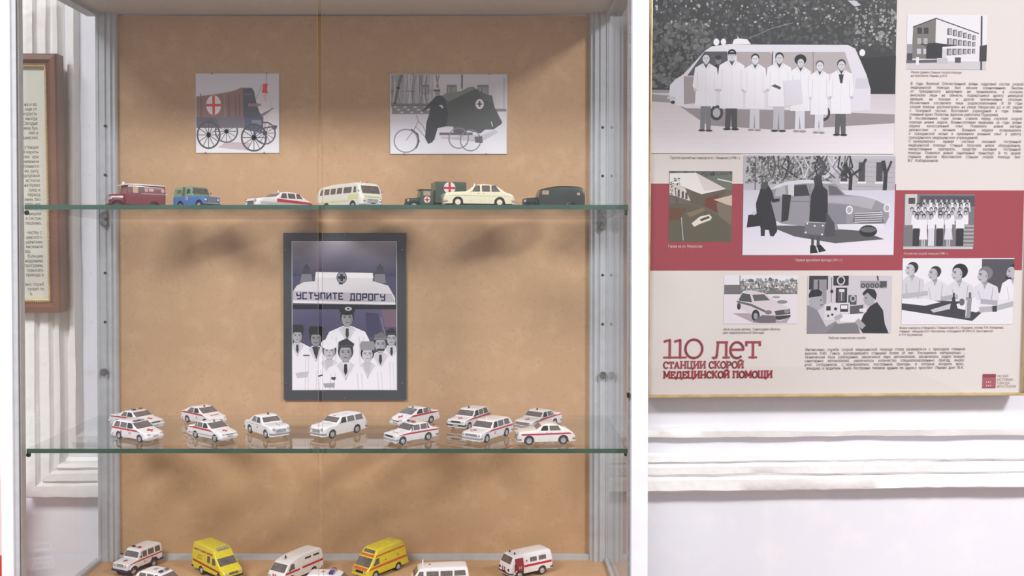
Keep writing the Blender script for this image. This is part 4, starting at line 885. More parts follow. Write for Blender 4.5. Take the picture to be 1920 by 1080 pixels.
M_chassis = mat('chassis_black', rgb(34, 32, 36), .6, noise=[(90, 2, rgb(44, 42, 46), .4, .7)])
def paint(name, r, g, b): return mat(name, rgb(r, g, b), .28, coat=.35, noise=[(200, 2, rgb(r * .95, g * .95, b * .95), .4, .7)])
def chaikin(pts, k=.2):
    out = [pts[0]]
    for i in range(1, len(pts) - 1):
        a, b, c = pts[i - 1], pts[i], pts[i + 1]
        out.append((b[0] + (a[0] - b[0]) * k, b[1] + (a[1] - b[1]) * k)); out.append((b[0] + (c[0] - b[0]) * k, b[1] + (c[1] - b[1]) * k))
    return out + [pts[-1]]
_wheels = {}
class Car:
    """local axes: x forward from the middle of the car, y left, z up; profiles are written from the nose (x = 0) backwards"""
    def __init__(self, name, label, px, y, z, heading, L, s=1.0, group=None):
        self.L, self.k = L, SC * s
        x = (px - 921) / FPX * y
        tl = TILT if z == S1 else 0.0
        self.root = empty(name, matrix=Matrix.Translation((x, y, z + .0002 - (y - FY - .0085) * math.tan(tl))) @ Matrix.Rotation(-tl, 4, 'X') @ Matrix.Rotation(R(heading), 4, 'Z')); tag(self.root, label, 'model vehicle', group)
        self.segs = []
    def P(self, x, y, z): return Vector(((self.L / 2 - x) * self.k, y * self.k, z * self.k))
    def out(self, name, bm, m, parent=None, smooth=None, local=True):
        if local:
            for v in bm.verts: v.co = self.P(*v.co)
        return finish(name, bm, m, parent or self.root, smooth=smooth)
    # ---- bodies
    def body(self, name, prof, hw, z0, m, belt=.9, roof=None, tum=.1, nose=(.82, .35), tail=(.88, .3), wheels=(), arch=.36, wz=.3, r=.1, smooth=45, k=.2, lean=.05):
        pr = chaikin(chaikin(prof, k), .25); g = dict(pr=pr, hw=hw, z0=z0, belt=belt, roof=roof or max(q[1] for q in prof), tum=tum, nose=nose, tail=tail, x0=prof[0][0], x1=prof[-1][0], r=r, lean=lean)
        self.g = g; self.segs.append(g)
        xs = set(round(q[0], 4) for q in pr); n = max(8, int((g['x1'] - g['x0']) / .12))
        for i in range(n + 1): xs.add(round(g['x0'] + (g['x1'] - g['x0']) * i / n, 4))
        for e in (.01, .03, .07): xs.add(round(g['x0'] + e, 4)); xs.add(round(g['x1'] - e, 4))
        for w in wheels:
            for i in range(13):
                q = round(w - arch * math.cos(math.pi * i / 12), 4)
                if g['x0'] < q < g['x1']: xs.add(q)
        xs = sorted(xs); ys = []
        for x in xs:
            if not ys or x - ys[-1] > .006: ys.append(x)
        bm = bmesh.new(); rings = []
        for x in ys:
            zb = z0
            for w in wheels:
                d = abs(x - w)
                if d < arch - 1e-4: zb = max(zb, wz + math.sqrt(arch * arch - d * d))
            zt = self.zt(x, g); zb = min(zb, zt - .06); rr = min(r, (zt - zb) * .45)
            half = []
            for t in (0, .12, .35, .6, .8, 1): z = zb + (zt - rr - zb) * t; half.append((self.sw(x, z, g), z))
            w1 = self.sw(x, zt - rr, g)
            for a in (30, 60, 90): half.append((max(w1 - rr * (1 - math.cos(R(a))), .02), zt - rr + rr * math.sin(R(a))))
            half.append((max(w1 - rr, .02) * .5, zt + .012))
            ring = [bm.verts.new((x, q, z)) for q, z in half] + [bm.verts.new((x, -q, z)) for q, z in half[::-1]]
            rings.append(ring)
        for a, b in zip(rings, rings[1:]):
            n = len(a)
            for i in range(n): bm.faces.new((a[i], a[(i + 1) % n], b[(i + 1) % n], b[i]))
        bm.faces.new(rings[0]); bm.faces.new(rings[-1])
        self.main = self.out(name, bm, m, smooth=smooth)
        return g
    def zt(self, x, g=None):
        pr = (g or self.g)['pr']
        if x <= pr[0][0]: return pr[0][1]
        for a, b in zip(pr, pr[1:]):
            if x <= b[0]: return a[1] + (b[1] - a[1]) * (x - a[0]) / max(b[0] - a[0], 1e-6)
        return pr[-1][1]
    def hwx(self, x, g=None):
        g = g or self.g; f, l = g['nose']; w = g['hw']
        t = min(max((x - g['x0']) / l, 0), 1); k = f + (1 - f) * math.sqrt(max(0, 1 - (1 - t) ** 2))
        f, l = g['tail']; t = min(max((g['x1'] - x) / l, 0), 1); k *= f + (1 - f) * math.sqrt(max(0, 1 - (1 - t) ** 2))
        return w * k
    def sw(self, x, z, g=None):
        g = g or self.g; w = self.hwx(x, g)
        if z > g['belt']: w -= g['tum'] * (z - g['belt']) / max(g['roof'] - g['belt'], .01)
        mid = g['belt'] * .7
        if z < mid: w -= g['lean'] * (mid - z) / mid
        return w
    def nose_x(self, y, z=.6):
        x = self.g['x0']
        while self.sw(x, z) < abs(y) and x < self.g['x0'] + 1: x += .01
        return x
    # ---- things laid on the surface
    def side(self, name, pts, m, s=None, e=.008, parent=None, sides=(1, -1), rnd=0.0):
        """flat piece with outline (x, z) laid on the body side"""
        if rnd:
            q = []
            n = len(pts)
            for i in range(n):
                a, b, c = pts[i - 1], pts[i], pts[(i + 1) % n]
                for t in (1, .4, 0):
                    u = rnd * t; d1 = math.dist(a, b) or 1; q.append((b[0] + (a[0] - b[0]) * u / d1 + (c[0] - b[0]) * (rnd * (1 - t) * .4 if t else 0) / (math.dist(b, c) or 1), b[1] + (a[1] - b[1]) * u / d1 + (c[1] - b[1]) * (rnd * (1 - t) * .4 if t else 0) / (math.dist(b, c) or 1)))
                d2 = math.dist(b, c) or 1; q.append((b[0] + (c[0] - b[0]) * rnd * .4 / d2, b[1] + (c[1] - b[1]) * rnd * .4 / d2)); q.append((b[0] + (c[0] - b[0]) * rnd / d2, b[1] + (c[1] - b[1]) * rnd / d2))
            pts = q
        r_ = []
        for sd in sides:
            bm = bmesh.new(); bm.faces.new([bm.verts.new((x, sd * (self.sw(x, z) + e), z)) for x, z in pts])
            bmesh.ops.triangulate(bm, faces=bm.faces)
            r_.append(self.out(name, bm, m, parent))
        return r_
    def window(self, pts, m=None, rnd=.05): return self.side('side_window', pts, m or M_glassdk, rnd=rnd)
    def windows(self, zb, zt, cuts, m0=None, first=None, last=None, rnd=.05, e=0):
        """row of windows between cuts [(xa, xb)], first/last: x shift of the upper front / rear corner"""
        for i, (a, b) in enumerate(cuts):
            pa = a + (first or 0) if i == 0 else a; pb = b - (last or 0) if i == len(cuts) - 1 else b
            self.window([(a, zb), (b, zb), (pb, zt), (pa, zt)], M_open if i == 0 and m0 is None else M_glassdk, rnd)
    def strip(self, name, x0, x1, z0, z1, m, e=.007, z0b=None, z1b=None, sides=(1, -1), nz=2):
        """stripe along the side; z may change linearly from x0 to x1"""
        z0b = z0 if z0b is None else z0b; z1b = z1 if z1b is None else z1b
        if name == 'red_stripe': z0, z0b, z1, z1b = z0 - .018, z0b - .018, z1 + .012, z1b + .012
        for sd in sides:
            bm = bmesh.new(); n = max(3, int((x1 - x0) / .12)); rows = []
            for i in range(n + 1):
                t = i / n; x = x0 + (x1 - x0) * t; a, b = z0 + (z0b - z0) * t, z1 + (z1b - z1) * t; b = min(b, self.zt(x) - self.g['r'] * .9); a = min(a, b - .004)
                rows.append([bm.verts.new((x, sd * (self.sw(x, z) + e), z)) for z in [a + (b - a) * j / nz for j in range(nz + 1)]])
            for a, b in zip(rows, rows[1:]):
                for i in range(nz): bm.faces.new((a[i], a[i + 1], b[i + 1], b[i]))
            self.out(name, bm, m)
    def top(self, name, xa, xb, inset, m, e=.008, n=8, ya=None, yb=None, zadd=0):
        """piece on the upper surface (windscreen, bonnet mark) between xa and xb"""
        bm = bmesh.new(); rows = []; slope = (self.zt(xb) - self.zt(xa)) / (xb - xa); l = math.hypot(1, slope)
        for i in range(n + 1):
            x = xa + (xb - xa) * i / n; z = self.zt(x) + .012; w = self.sw(x, z - self.g['r']) - self.g['r'] - inset
            lo, hi = (-w, w) if ya is None else (ya, yb)
            ox, oz = -slope / l * e, 1 / l * e
            rows.append([bm.verts.new((x + ox, lo + (hi - lo) * j / 4, z + oz + zadd)) for j in range(5)])
        for a, b in zip(rows, rows[1:]):
            for j in range(4): bm.faces.new((a[j], a[j + 1], b[j + 1], b[j]))
        return self.out(name, bm, m)
    def front(self, name, pts, m, e=.008, x=None):
        """flat piece (y, z) on the nose"""
        x = self.g['x0'] - e if x is None else x
        bm = bmesh.new(); bm.faces.new([bm.verts.new((x, y, z)) for y, z in pts]); return self.out(name, bm, m)
    def side_text(self, s, x, z, h, m, name='number', e=.012, sides=(1, -1)):
        vs_, fs, w = text_tris(s)
        for sd in sides:
            bm = bmesh.new(); q = []
            for a, b in vs_:
                xx = x + (a - w / 2) * h * (1 if sd > 0 else -1); zz = z + b * h       # reads left to right on either side
                q.append(bm.verts.new((xx, sd * (self.sw(xx, zz) + e), zz)))
            for f in fs:
                try: bm.faces.new([q[i] for i in f])
                except ValueError: pass
            self.out(name, bm, m)
    def disc(self, name, x, z, r, m, sides=(1, -1), e=.009):
        return self.side(name, [(x + r * math.cos(R(i * 22.5)), z + r * math.sin(R(i * 22.5))) for i in range(16)], m, e=e, sides=sides)
    def cross(self, x, z, r, m=None, t=.3, disc=None, e=.018, sides=(1, -1)):
        if disc: self.disc('emblem_disc', x, z, r * 1.35, disc, sides, e - .009)
        t *= r
        self.side('cross_emblem', [(x - t, z - r), (x + t, z - r), (x + t, z + r), (x - t, z + r)], m or M_redp, e=e, sides=sides)
        self.side('cross_emblem', [(x - r, z - t), (x + r, z - t), (x + r, z + t), (x - r, z + t)], m or M_redp, e=e + .001, sides=sides)
    def hood_cross(self, x, r, m=None, y=0):
        m = m or M_redp; r *= 1.2
        self.top('cross_emblem', x - r, x + r, 0, m, ya=y - r * .32, yb=y + r * .32, n=2); self.top('cross_emblem', x - r * .32, x + r * .32, 0, m, e=.0075, ya=y - r, yb=y + r, n=2)
    # ---- fittings
    def wheel(self, x, hy, rad=.31, w=.18, hub=None, hubr=.62, z=None):
        key = (round(rad, 3), round(w, 3), round(self.k, 6), round(hubr, 2))
        for xx in (x if isinstance(x, (list, tuple)) else [x]):
            for sd in (1, -1):
                o = empty('tmp'); bpy.data.objects.remove(o)
                if key not in _wheels:
                    bm = bmesh.new(); lathe(bm, [(rad * .5, 0), (rad * .7, 0), (rad * .93, .01), (rad, .04), (rad, w - .04), (rad * .93, w - .005), (rad * .7, w), (rad * .62, w - .02)], 20)
                    for v in bm.verts: v.co *= self.k
                    t = finish('wheel', bm, M_tyre, smooth=50); bm = bmesh.new(); lathe(bm, [(rad * hubr, w - .02), (rad * (hubr - .04), w + .003), (rad * .3, w - .012), (rad * .24, w + .016), (rad * .02, w + .02)], 16)
                    for v in bm.verts: v.co *= self.k
                    h = finish('hubcap', bm, M_hub, smooth=50); _wheels[key] = (t.data, h.data); bpy.data.objects.remove(t); bpy.data.objects.remove(h)
                tm, hm = _wheels[key]
                t = bpy.data.objects.new('wheel', tm); COL.objects.link(t); t.parent = self.root
                t.location = self.P(xx, sd * (hy - w), z if z is not None else rad)
                if sd < 0: t.rotation_euler = (0, 0, math.pi)
                h = bpy.data.objects.new('hubcap', hm); COL.objects.link(h); h.parent = t
                if hub: 
                    h.data = hm.copy(); h.data.materials[0] = hub
    def chassis(self, x0, x1, hy, z0=.2, z1=.5):
        bm = bmesh.new(); box(bm, x0, x1, -hy, hy, z0, z1); self.out('chassis', bm, M_chassis)
    def bumper(self, z, h, m, x_side=.3, off=.05, rear=True, name='bumper'):
        for fr in ((1, 0) if rear else (1,)):
            bm = bmesh.new(); rows = []; g = self.g
            xs = [g['x0'] + x_side, g['x0'] + x_side * .5, g['x0'] + x_side * .2, g['x0'] + .02] if fr else [g['x1'] - x_side, g['x1'] - x_side * .5, g['x1'] - x_side * .2, g['x1'] - .02]
            pts = [(x, self.sw(x, z)) for x in xs]
            e = g['x0'] if fr else g['x1']; pts.append((e, pts[-1][1] * .8)); pts.append((e, 0))
            full = pts + [(x, -y) for x, y in pts[-2::-1]]
            for x, y in full:
                cx = x - off * (1 if fr else -1) * (1 if abs(x - e) < .06 else .3); cy = y + (off * (1 if y > 0 else -1) if abs(x - e) > .01 and y else 0)
                ix = x + .03 * (1 if fr else -1)
                rows.append([bm.verts.new(v) for v in ((ix, y * .95, z - h / 2), (cx, cy, z - h * .4), (cx - .012 * (1 if fr else -1), cy, z), (cx, cy, z + h * .4), (ix, y * .95, z + h / 2))])
            for a, b in zip(rows, rows[1:]):
                for i in range(5): bm.faces.new((a[i], a[(i + 1) % 5], b[(i + 1) % 5], b[i]))
            self.out(name, bm, m, smooth=40)
    def lamp(self, y, z, r, m=None, name='headlight', x=None, ring=True, depth=.05):
        for sd in (1, -1):
            xx = self.nose_x(y, z) if x is None else x
            bm = bmesh.new(); lathe(bm, [(r, xx + .05), (r, xx - depth * .6), (r * .85, xx - depth)], 14, 'X', (0, sd * y, z)); h = self.out(name, bm, M_chrome if ring else (m or M_lens), smooth=40)
            bm = bmesh.new(); lathe(bm, [(r * .82, xx - depth * .9), (r * .5, xx - depth * 1.3), (r * .02, xx - depth * 1.45)], 14, 'X', (0, sd * y, z)); self.out('lens', bm, m or M_lens, h, smooth=40)
    def rect_lamp(self, y0, y1, z0, z1, m=None, name='headlight'):
        for sd in (1, -1):
            bm = bmesh.new(); xa, xb = self.nose_x(y0, (z0 + z1) / 2) - .012, self.nose_x(y1, (z0 + z1) / 2) - .012
            xb = max(xb, xa)
            A = [(xa, sd * y0, z0), (xb, sd * y1, z0), (xb + .02, sd * y1, z1), (xa + .015, sd * y0, z1)]
            B = [(q[0] + .06, q[1], q[2]) for q in A]; a = [bm.verts.new(q) for q in A]; b = [bm.verts.new(q) for q in B]
            bm.faces.new(a); bm.faces.new(b)
            for i in range(4): bm.faces.new((a[i], a[(i + 1) % 4], b[(i + 1) % 4], b[i]))
            self.out(name, bm, m or M_lens)
    def grille(self, hy, z0, z1, m=None, bars=4, barm=None, x=None):
        x = self.g['x0'] if x is None else x
        bm = bmesh.new(); box(bm, x - .015, x + .04, -hy, hy, z0, z1); gr = self.out('grille', bm, m or M_black)
        for i in range(bars):
            z = z0 + (z1 - z0) * (i + .5) / bars; bm = bmesh.new(); box(bm, x - .028, x, -hy * .97, hy * .97, z - (z1 - z0) / bars * .18, z + (z1 - z0) / bars * .18); self.out('grille_bar', bm, barm or M_chrome, gr)
    def beacon(self, x, y=0, r=.07, h=.17, m=None, base=None):
        z = self.zt(x) + .005
        bm = bmesh.new(); lathe(bm, [(r * 1.15, z - .02), (r * 1.15, z + h * .25), (r * .9, z + h * .3)], 12, 'Z', (x, y, 0)); b = self.out('beacon', bm, base or M_chrome, smooth=40)
        bm = bmesh.new(); lathe(bm, [(r * .92, z + h * .28), (r * .92, z + h * .75), (r * .7, z + h * .95), (r * .2, z + h)], 12, 'Z', (x, y, 0)); self.out('beacon_lens', bm, m or M_blue, b, smooth=40)
    def lightbar(self, x, hy=.5, cols=None, w=.22, h=.14, z=None, gap=.0):
        z = self.zt(x) + .03 if z is None else z
        bm = bmesh.new(); box(bm, x - w * .4, x + w * .4, -hy * .95, hy * .95, z - .05, z + .02, .01); b = self.out('lightbar_base', bm, M_hub)
        cols = cols or [M_blue, M_hub, M_amber]; n = len(cols)
        for i, m in enumerate(cols):
            if m is None: continue
            a, c = -hy + 2 * hy * i / n + gap, -hy + 2 * hy * (i + 1) / n - gap
            bm = bmesh.new(); box(bm, x - w / 2, x + w / 2, a + .005, c - .005, z + .015, z + h, .025); self.out('light_segment', bm, m, b, smooth=40)
    def mirrors(self, x, z, m=None, w=.16, h=.11, out=.1):
        for sd in (1, -1):
            y = self.sw(x, z); bm = bmesh.new(); box(bm, x - .03, x + .03, sd * (y + out * .5) - w / 2, sd * (y + out * .5) + w / 2, z - h / 2, z + h / 2, .015); self.out('wing_mirror', bm, m or M_chassis, smooth=40)
    def seams(self, xs, z0, z1):
        for x in xs: self.side('door_seam', [(x - .008, z0), (x + .008, z0), (x + .008, z1), (x - .008, z1)], M_seam, e=.004)
    def handles(self, xs, z):
        for x in xs: self.side('door_handle', [(x - .07, z - .015), (x + .07, z - .015), (x + .07, z + .015), (x - .07, z + .015)], M_chrome, e=.015)
    def plate(self, z, hy=.24, h=.1, m=None):
        bm = bmesh.new(); x = self.g['x0'] - .06; box(bm, x - .012, x + .012, -hy, hy, z - h / 2, z + h / 2); self.out('number_plate', bm, m or M_hub)
    def fender(self, x, y, rad, w, m, a0=10, a1=190, t=.04, z=.36, tail=None):
        """mudguard arc over a wheel, then a running board if tail is given"""
        for sd in (1, -1):
            bm = bmesh.new(); rows = []; pts = [(x - rad * math.cos(R(a0 + (a1 - a0) * i / 12)), z + rad * math.sin(R(a0 + (a1 - a0) * i / 12))) for i in range(13)]
            if tail: pts += tail
            for xx, zz in pts: rows.append([bm.verts.new(q) for q in ((xx, sd * (y - w), zz), (xx, sd * (y - w * .5), zz + t * .7), (xx, sd * y, zz), (xx, sd * y, zz - t), (xx, sd * (y - w), zz - t))])
            for a, b in zip(rows, rows[1:]):
                for i in range(5): bm.faces.new((a[i], a[(i + 1) % 5], b[(i + 1) % 5], b[i]))
            bm.faces.new(rows[0]); bm.faces.new(rows[-1]); self.out('mudguard', bm, m, smooth=50)
    def block(self, name, x0, x1, y0, y1, z0, z1, m, bev=.02, mirror=False, parent=None):
        for sd in ((1, -1) if mirror else (1,)):
            bm = bmesh.new(); a, b = sorted((sd * y0, sd * y1)); box(bm, x0, x1, a, b, z0, z1, bev); o = self.out(name, bm, m, parent, smooth=40)
        return o
ZS1, ZS2, ZF = S1, S2, ZB
GU, GL, GF = 'vintage ambulances on the upper shelf', 'ambulance cars on the lower shelf', 'ambulance vans on the case floor'
def saloon(name, label, px, y, z, hd, prof, hw, wheels, belt, ws, rw, cuts, zw, first, last, group, m=None, rad=.3, s=1.0, tum=.13, nose=(.84, .3), tail=(.88, .25), r=.09, k=.2, sill=.24, m0=None, arch=None, bump=None, rear_in=.04):
    """common build of a car: body, glass, wheels, bumpers; details are added by the caller"""
    L = prof[-1][0]; c = Car(name, label, px, y, z, hd, L, s, group); m = m or M_white
    c.body('body', prof, hw, sill, m, belt=belt, tum=tum, nose=nose, tail=tail, wheels=wheels, arch=arch or rad + .06, wz=rad, r=r, k=k)
    c.chassis(.25, L - .25, hw - .24, sill - .06, .5); c.wheel(list(wheels), hw - .01, rad)
    c.top('windscreen', ws[0], ws[1], .0, M_glassdk); 
    if rw: c.top('rear_window', rw[0], rw[1], rear_in, M_glassdk)
    c.windows(zw[0], zw[1], cuts, m0, first, last)
    c.bumper(bump[0], bump[1], bump[2]) if bump else None
    return c
# ---------------------------------------------------------------- lower shelf: white cars with red stripes
# saloon with two separate light pods
c = saloon('model_saloon_car', 'white model saloon with separate blue and red roof pods', 254, 1.79, ZS2, -32, [(0, .6), (.06, .76), (1.25, .95), (1.36, .97), (2.05, 1.36), (2.4, 1.43), (3.1, 1.41), (3.75, 1.03), (3.9, 1.0), (4.78, .98), (4.87, .55)], .88, (.88, 3.68), .96, (1.44, 2.02), (3.2, 3.68), [(1.75, 2.5), (2.6, 3.3)], (1.0, 1.34), .3, .3, GL, bump=(.48, .14, M_white))
c.lightbar(2.35, .5, [M_blue, None, M_amber], .24, .12, gap=.02); c.strip('red_stripe', .5, 4.75, .84, .94, M_redp); c.hood_cross(.75, .2); c.rect_lamp(.42, .76, .62, .74); c.grille(.38, .6, .74, bars=3); c.mirrors(1.75, 1.0, M_white); c.side_text('03', 1.95, .55, .3, M_redp); c.plate(.42); c.seams((1.7, 2.55, 3.4), .3, .95)
# estate in front of it
c = saloon('model_estate_car', 'white model estate with low blue light bar and red bonnet cross', 255.5, 1.685, ZS2, -33, [(0, .56), (.06, .72), (.92, .92), (1.08, .95), (1.9, 1.38), (2.35, 1.47), (3.4, 1.47), (3.92, 1.41), (4.2, .95), (4.28, .5)], .84, (.83, 3.32), .94, (1.16, 1.86), None, [(1.5, 2.28), (2.38, 3.12), (3.22, 3.92)], (.98, 1.37), .34, .18, GL, rad=.29, bump=(.42, .2, M_white), nose=(.78, .4))
c.lightbar(2.0, .46, [M_blue, M_blue, M_hub], .2, .1); c.strip('red_stripe', .7, 4.15, .8, .9, M_redp, z1b=.94, z0b=.84); c.hood_cross(.62, .24); c.rect_lamp(.46, .72, .6, .7); c.grille(.3, .36, .46, M_chassis, 1); c.side_text('03', 1.95, .52, .3, M_redp); c.cross(3.0, .62, .11); c.mirrors(1.5, 1.0, M_white); c.plate(.5); c.seams((1.42, 2.33, 3.17), .3, .93); c.handles((2.15, 3.0), .78)
# hatchback
c = saloon('model_hatchback', 'white model hatchback with dark blue beacon and lettered bonnet', 381, 1.83, ZS2, -38, [(0, .55), (.06, .7), (.95, .9), (1.1, .93), (1.95, 1.36), (2.4, 1.43), (2.95, 1.41), (3.85, 1.02), (4.1, .96), (4.17, .5)], .84, (.83, 3.3), .93, (1.18, 1.92), (3.1, 3.75), [(1.55, 2.32), (2.42, 3.3)], (.97, 1.34), .36, .42, GL, rad=.29, bump=(.42, .2, M_white), nose=(.78, .4))
c.beacon(2.05, 0, .075, .17, M_blue); c.strip('red_stripe', .7, 4.05, .8, .9, M_redp, z1b=.98, z0b=.86); c.rect_lamp(.46, .72, .58, .68); c.grille(.3, .36, .46, M_chassis, 1); c.side_text('03', 1.95, .5, .26, M_redp); c.mirrors(1.55, 1.0, M_white); c.plate(.5)
for i in range(5): c.top('bonnet_letter', .5 + .02 * i, .68 + .02 * i, 0, M_redp, ya=-.42 + i * .18, yb=-.31 + i * .18, n=2)
c.seams((1.48, 2.37, 3.3), .3, .93)
# saloon in front of it
c = saloon('model_saloon_car', 'white model saloon with silver lower trim and small red bonnet cross', 397, 1.69, ZS2, -38, [(0, .55), (.06, .68), (1.0, .87), (1.15, .9), (1.95, 1.32), (2.3, 1.39), (2.9, 1.37), (3.5, 1.0), (3.68, .98), (4.25, .97), (4.33, .5)], .84, (.8, 3.26), .91, (1.24, 1.92), (3.0, 3.44), [(1.58, 2.28), (2.38, 3.0), (3.06, 3.34)], (.96, 1.31), .34, .2, GL, rad=.28, bump=(.42, .2, M_white), nose=(.78, .4))
c.beacon(1.98, 0, .075, .17, M_blue); c.strip('red_stripe', .55, 4.2, .76, .86, M_redp, z1b=.95, z0b=.84); c.strip('side_trim', .3, 4.2, .4, .48, M_hub, e=.012); c.hood_cross(.62, .19); c.rect_lamp(.42, .7, .58, .67); c.grille(.34, .58, .64, M_chassis, 1); c.mirrors(1.55, .98, M_white); c.plate(.47); c.seams((1.5, 2.33, 3.05), .3, .9)
# rounded fifties saloon
c = saloon('model_vintage_saloon', 'plain white rounded vintage model saloon with dark beacon and door cross', 499, 1.725, ZS2, -50, [(0, .7), (.05, .94), (.4, 1.03), (1.25, 1.07), (1.38, 1.09), (1.92, 1.5), (2.3, 1.62), (2.9, 1.61), (3.38, 1.42), (3.75, 1.1), (3.95, 1.07), (4.65, .95), (4.81, .5)], .9, (.92, 3.62), 1.04, (1.46, 1.9), (3.1, 3.6), [(1.75, 2.42), (2.54, 3.3)], (1.08, 1.48), .26, .26, GL, rad=.34, r=.16, tum=.17, nose=(.7, .5), tail=(.74, .45), k=.27)
c.beacon(2.2, 0, .07, .2, M_open); c.bumper(.45, .13, M_chrome); c.lamp(.62, .82, .11); c.grille(.42, .56, .8, M_chrome, 5); c.cross(2.25, .72, .08); c.top('bonnet_ornament', .2, .9, 0, M_chrome, ya=-.02, yb=.02, e=.02); c.seams((1.68, 2.48, 3.3), .35, 1.05); c.handles((2.3, 3.1), .92); c.strip('chrome_trim', .5, 4.4, .86, .885, M_chrome)
# matching estate
c = saloon('model_vintage_estate', 'plain white vintage model estate with cream beacon', 634, 1.725, ZS2, 233, [(0, .7), (.05, .94), (.4, 1.03), (1.25, 1.07), (1.38, 1.09), (1.92, 1.5), (2.3, 1.61), (3.9, 1.63), (4.3, 1.55), (4.6, 1.08), (4.78, .92), (4.83, .5)], .9, (.92, 3.62), 1.04, (1.46, 1.9), None, [(1.75, 2.42), (2.56, 3.32), (3.46, 4.3)], (1.08, 1.5), .26, .1, GL, rad=.34, r=.14, tum=.15, nose=(.7, .5), tail=(.8, .4), k=.25)
c.beacon(2.05, 0, .07, .22, M_cream); c.bumper(.45, .13, M_chrome); c.lamp(.62, .82, .11); c.grille(.42, .56, .8, M_chrome, 5); c.top('bonnet_ornament', .2, .9, 0, M_chrome, ya=-.02, yb=.02, e=.02); c.seams((1.68, 2.49, 3.39), .35, 1.05); c.handles((2.28, 3.2), .95); c.mirrors(1.7, 1.1, M_chrome, .1, .08)
# modern saloon behind
c = saloon('model_saloon_car', 'white rounded modern model saloon with blue beacon and red bonnet cross', 777, 1.82, ZS2, 229, [(0, .48), (.08, .68), (.85, .92), (1.0, .96), (1.95, 1.38), (2.3, 1.44), (2.85, 1.42), (3.6, 1.07), (3.8, 1.04), (4.26, 1.01), (4.35, .5)], .84, (.85, 3.34), .95, (1.08, 1.9), (2.98, 3.52), [(1.55, 2.32), (2.44, 3.05), (3.12, 3.36)], (1.0, 1.36), .4, .2, GL, rad=.29, bump=(.4, .22, M_white), nose=(.74, .5), k=.25)
c.beacon(1.98, 0, .075, .17, M_blue); c.strip('red_stripe', .6, 4.25, .82, .93, M_redp, z1b=1.0, z0b=.88); c.hood_cross(.55, .21); c.rect_lamp(.42, .7, .58, .7); c.grille(.36, .52, .6, M_chassis, 1); c.mirrors(1.5, 1.02, M_white); c.plate(.4); c.seams((1.48, 2.38, 3.1), .3, .94)
# boxy saloon in front
c = saloon('model_saloon_car', 'white boxy model saloon with black grille and blue and red light bar', 771, 1.67, ZS2, 221, [(0, .52), (.02, .78), (.9, .88), (1.22, .93), (1.3, .95), (1.83, 1.37), (2.1, 1.44), (2.9, 1.44), (3.12, 1.38), (3.48, .97), (3.6, .95), (4.08, .9), (4.12, .5)], .81, (.68, 3.1), .93, (1.34, 1.8), (3.14, 3.45), [(1.5, 1.62), (1.7, 2.28), (2.38, 2.95), (3.0, 3.22)], (.98, 1.36), .1, .14, GL, rad=.3, bump=(.42, .13, M_chrome), r=.06, k=.12, nose=(.94, .12), tail=(.94, .12))
c.lightbar(2.05, .45, [M_blue, M_blue, M_hub, M_amber, M_amber], .2, .13); c.strip('red_stripe', .35, 4.05, .74, .83, M_redp, z1b=.84, z0b=.76); c.grille(.46, .58, .72, M_black, 3, M_chassis); c.lamp(.63, .66, .075); c.lamp(.52, .66, .06); c.mirrors(1.5, 1.02, M_chrome, .1, .08); c.plate(.42); c.seams((1.46, 2.33, 3.0), .3, .92); c.handles((2.15, 2.85), .86)
for i in range(4): c.top('bonnet_letter', .5, .62, 0, M_redp, ya=-.32 + i * .18, yb=-.22 + i * .18, n=2)
# boxy estate behind
c = saloon('model_estate_car', 'white boxy model estate with black grille and tall blue beacon', 880, 1.80, ZS2, 240, [(0, .52), (.03, .82), (1.15, .92), (1.28, .95), (1.8, 1.4), (2.05, 1.48), (3.6, 1.48), (3.9, 1.4), (4.22, .92), (4.26, .5)], .84, (.8, 3.2), .93, (1.33, 1.77), None, [(1.62, 2.28), (2.38, 3.0), (3.12, 3.82)], (.98, 1.39), .22, .16, GL, rad=.3, bump=(.42, .14, M_chassis), r=.06, k=.13, nose=(.93, .14), tail=(.94, .12))
c.beacon(2.05, 0, .075, .22, M_blue); c.strip('red_stripe', .3, 4.2, .78, .88, M_redp); c.hood_cross(.7, .18); c.grille(.44, .62, .76, M_black, 2, M_chassis); c.rect_lamp(.47, .74, .62, .75); c.mirrors(1.55, 1.02, M_chassis); c.plate(.42); c.seams((1.55, 2.33, 3.06), .3, .92)
# long estate in front
c = saloon('model_estate_car', 'white long model estate with cream beacon and red 03 on the door', 915, 1.69, ZS2, 237, [(0, .56), (.05, .82), (1.28, .93), (1.4, .96), (1.93, 1.43), (2.25, 1.52), (4.0, 1.52), (4.28, 1.44), (4.68, .94), (4.73, .5)], .9, (.9, 3.7), .95, (1.46, 1.9), None, [(1.75, 2.4), (2.52, 3.25), (3.4, 4.2)], (1.0, 1.43), .26, .18, GL, rad=.33, bump=(.44, .14, M_chrome), r=.08, k=.16, nose=(.9, .2), tail=(.92, .2))
c.beacon(2.15, 0, .065, .26, M_cream, M_cream); c.strip('red_stripe', .35, 4.6, .8, .9, M_redp); c.hood_cross(.7, .24, None, -.25); c.hood_cross(.7, .16, M_white, -.25); c.grille(.55, .58, .76, M_chrome, 6); c.lamp(.72, .68, .09); c.side_text('03', 2.0, .5, .3, M_redp); c.plate(.44); c.seams((1.68, 2.46, 3.33), .3, .94); c.handles((2.25, 3.1), .9)
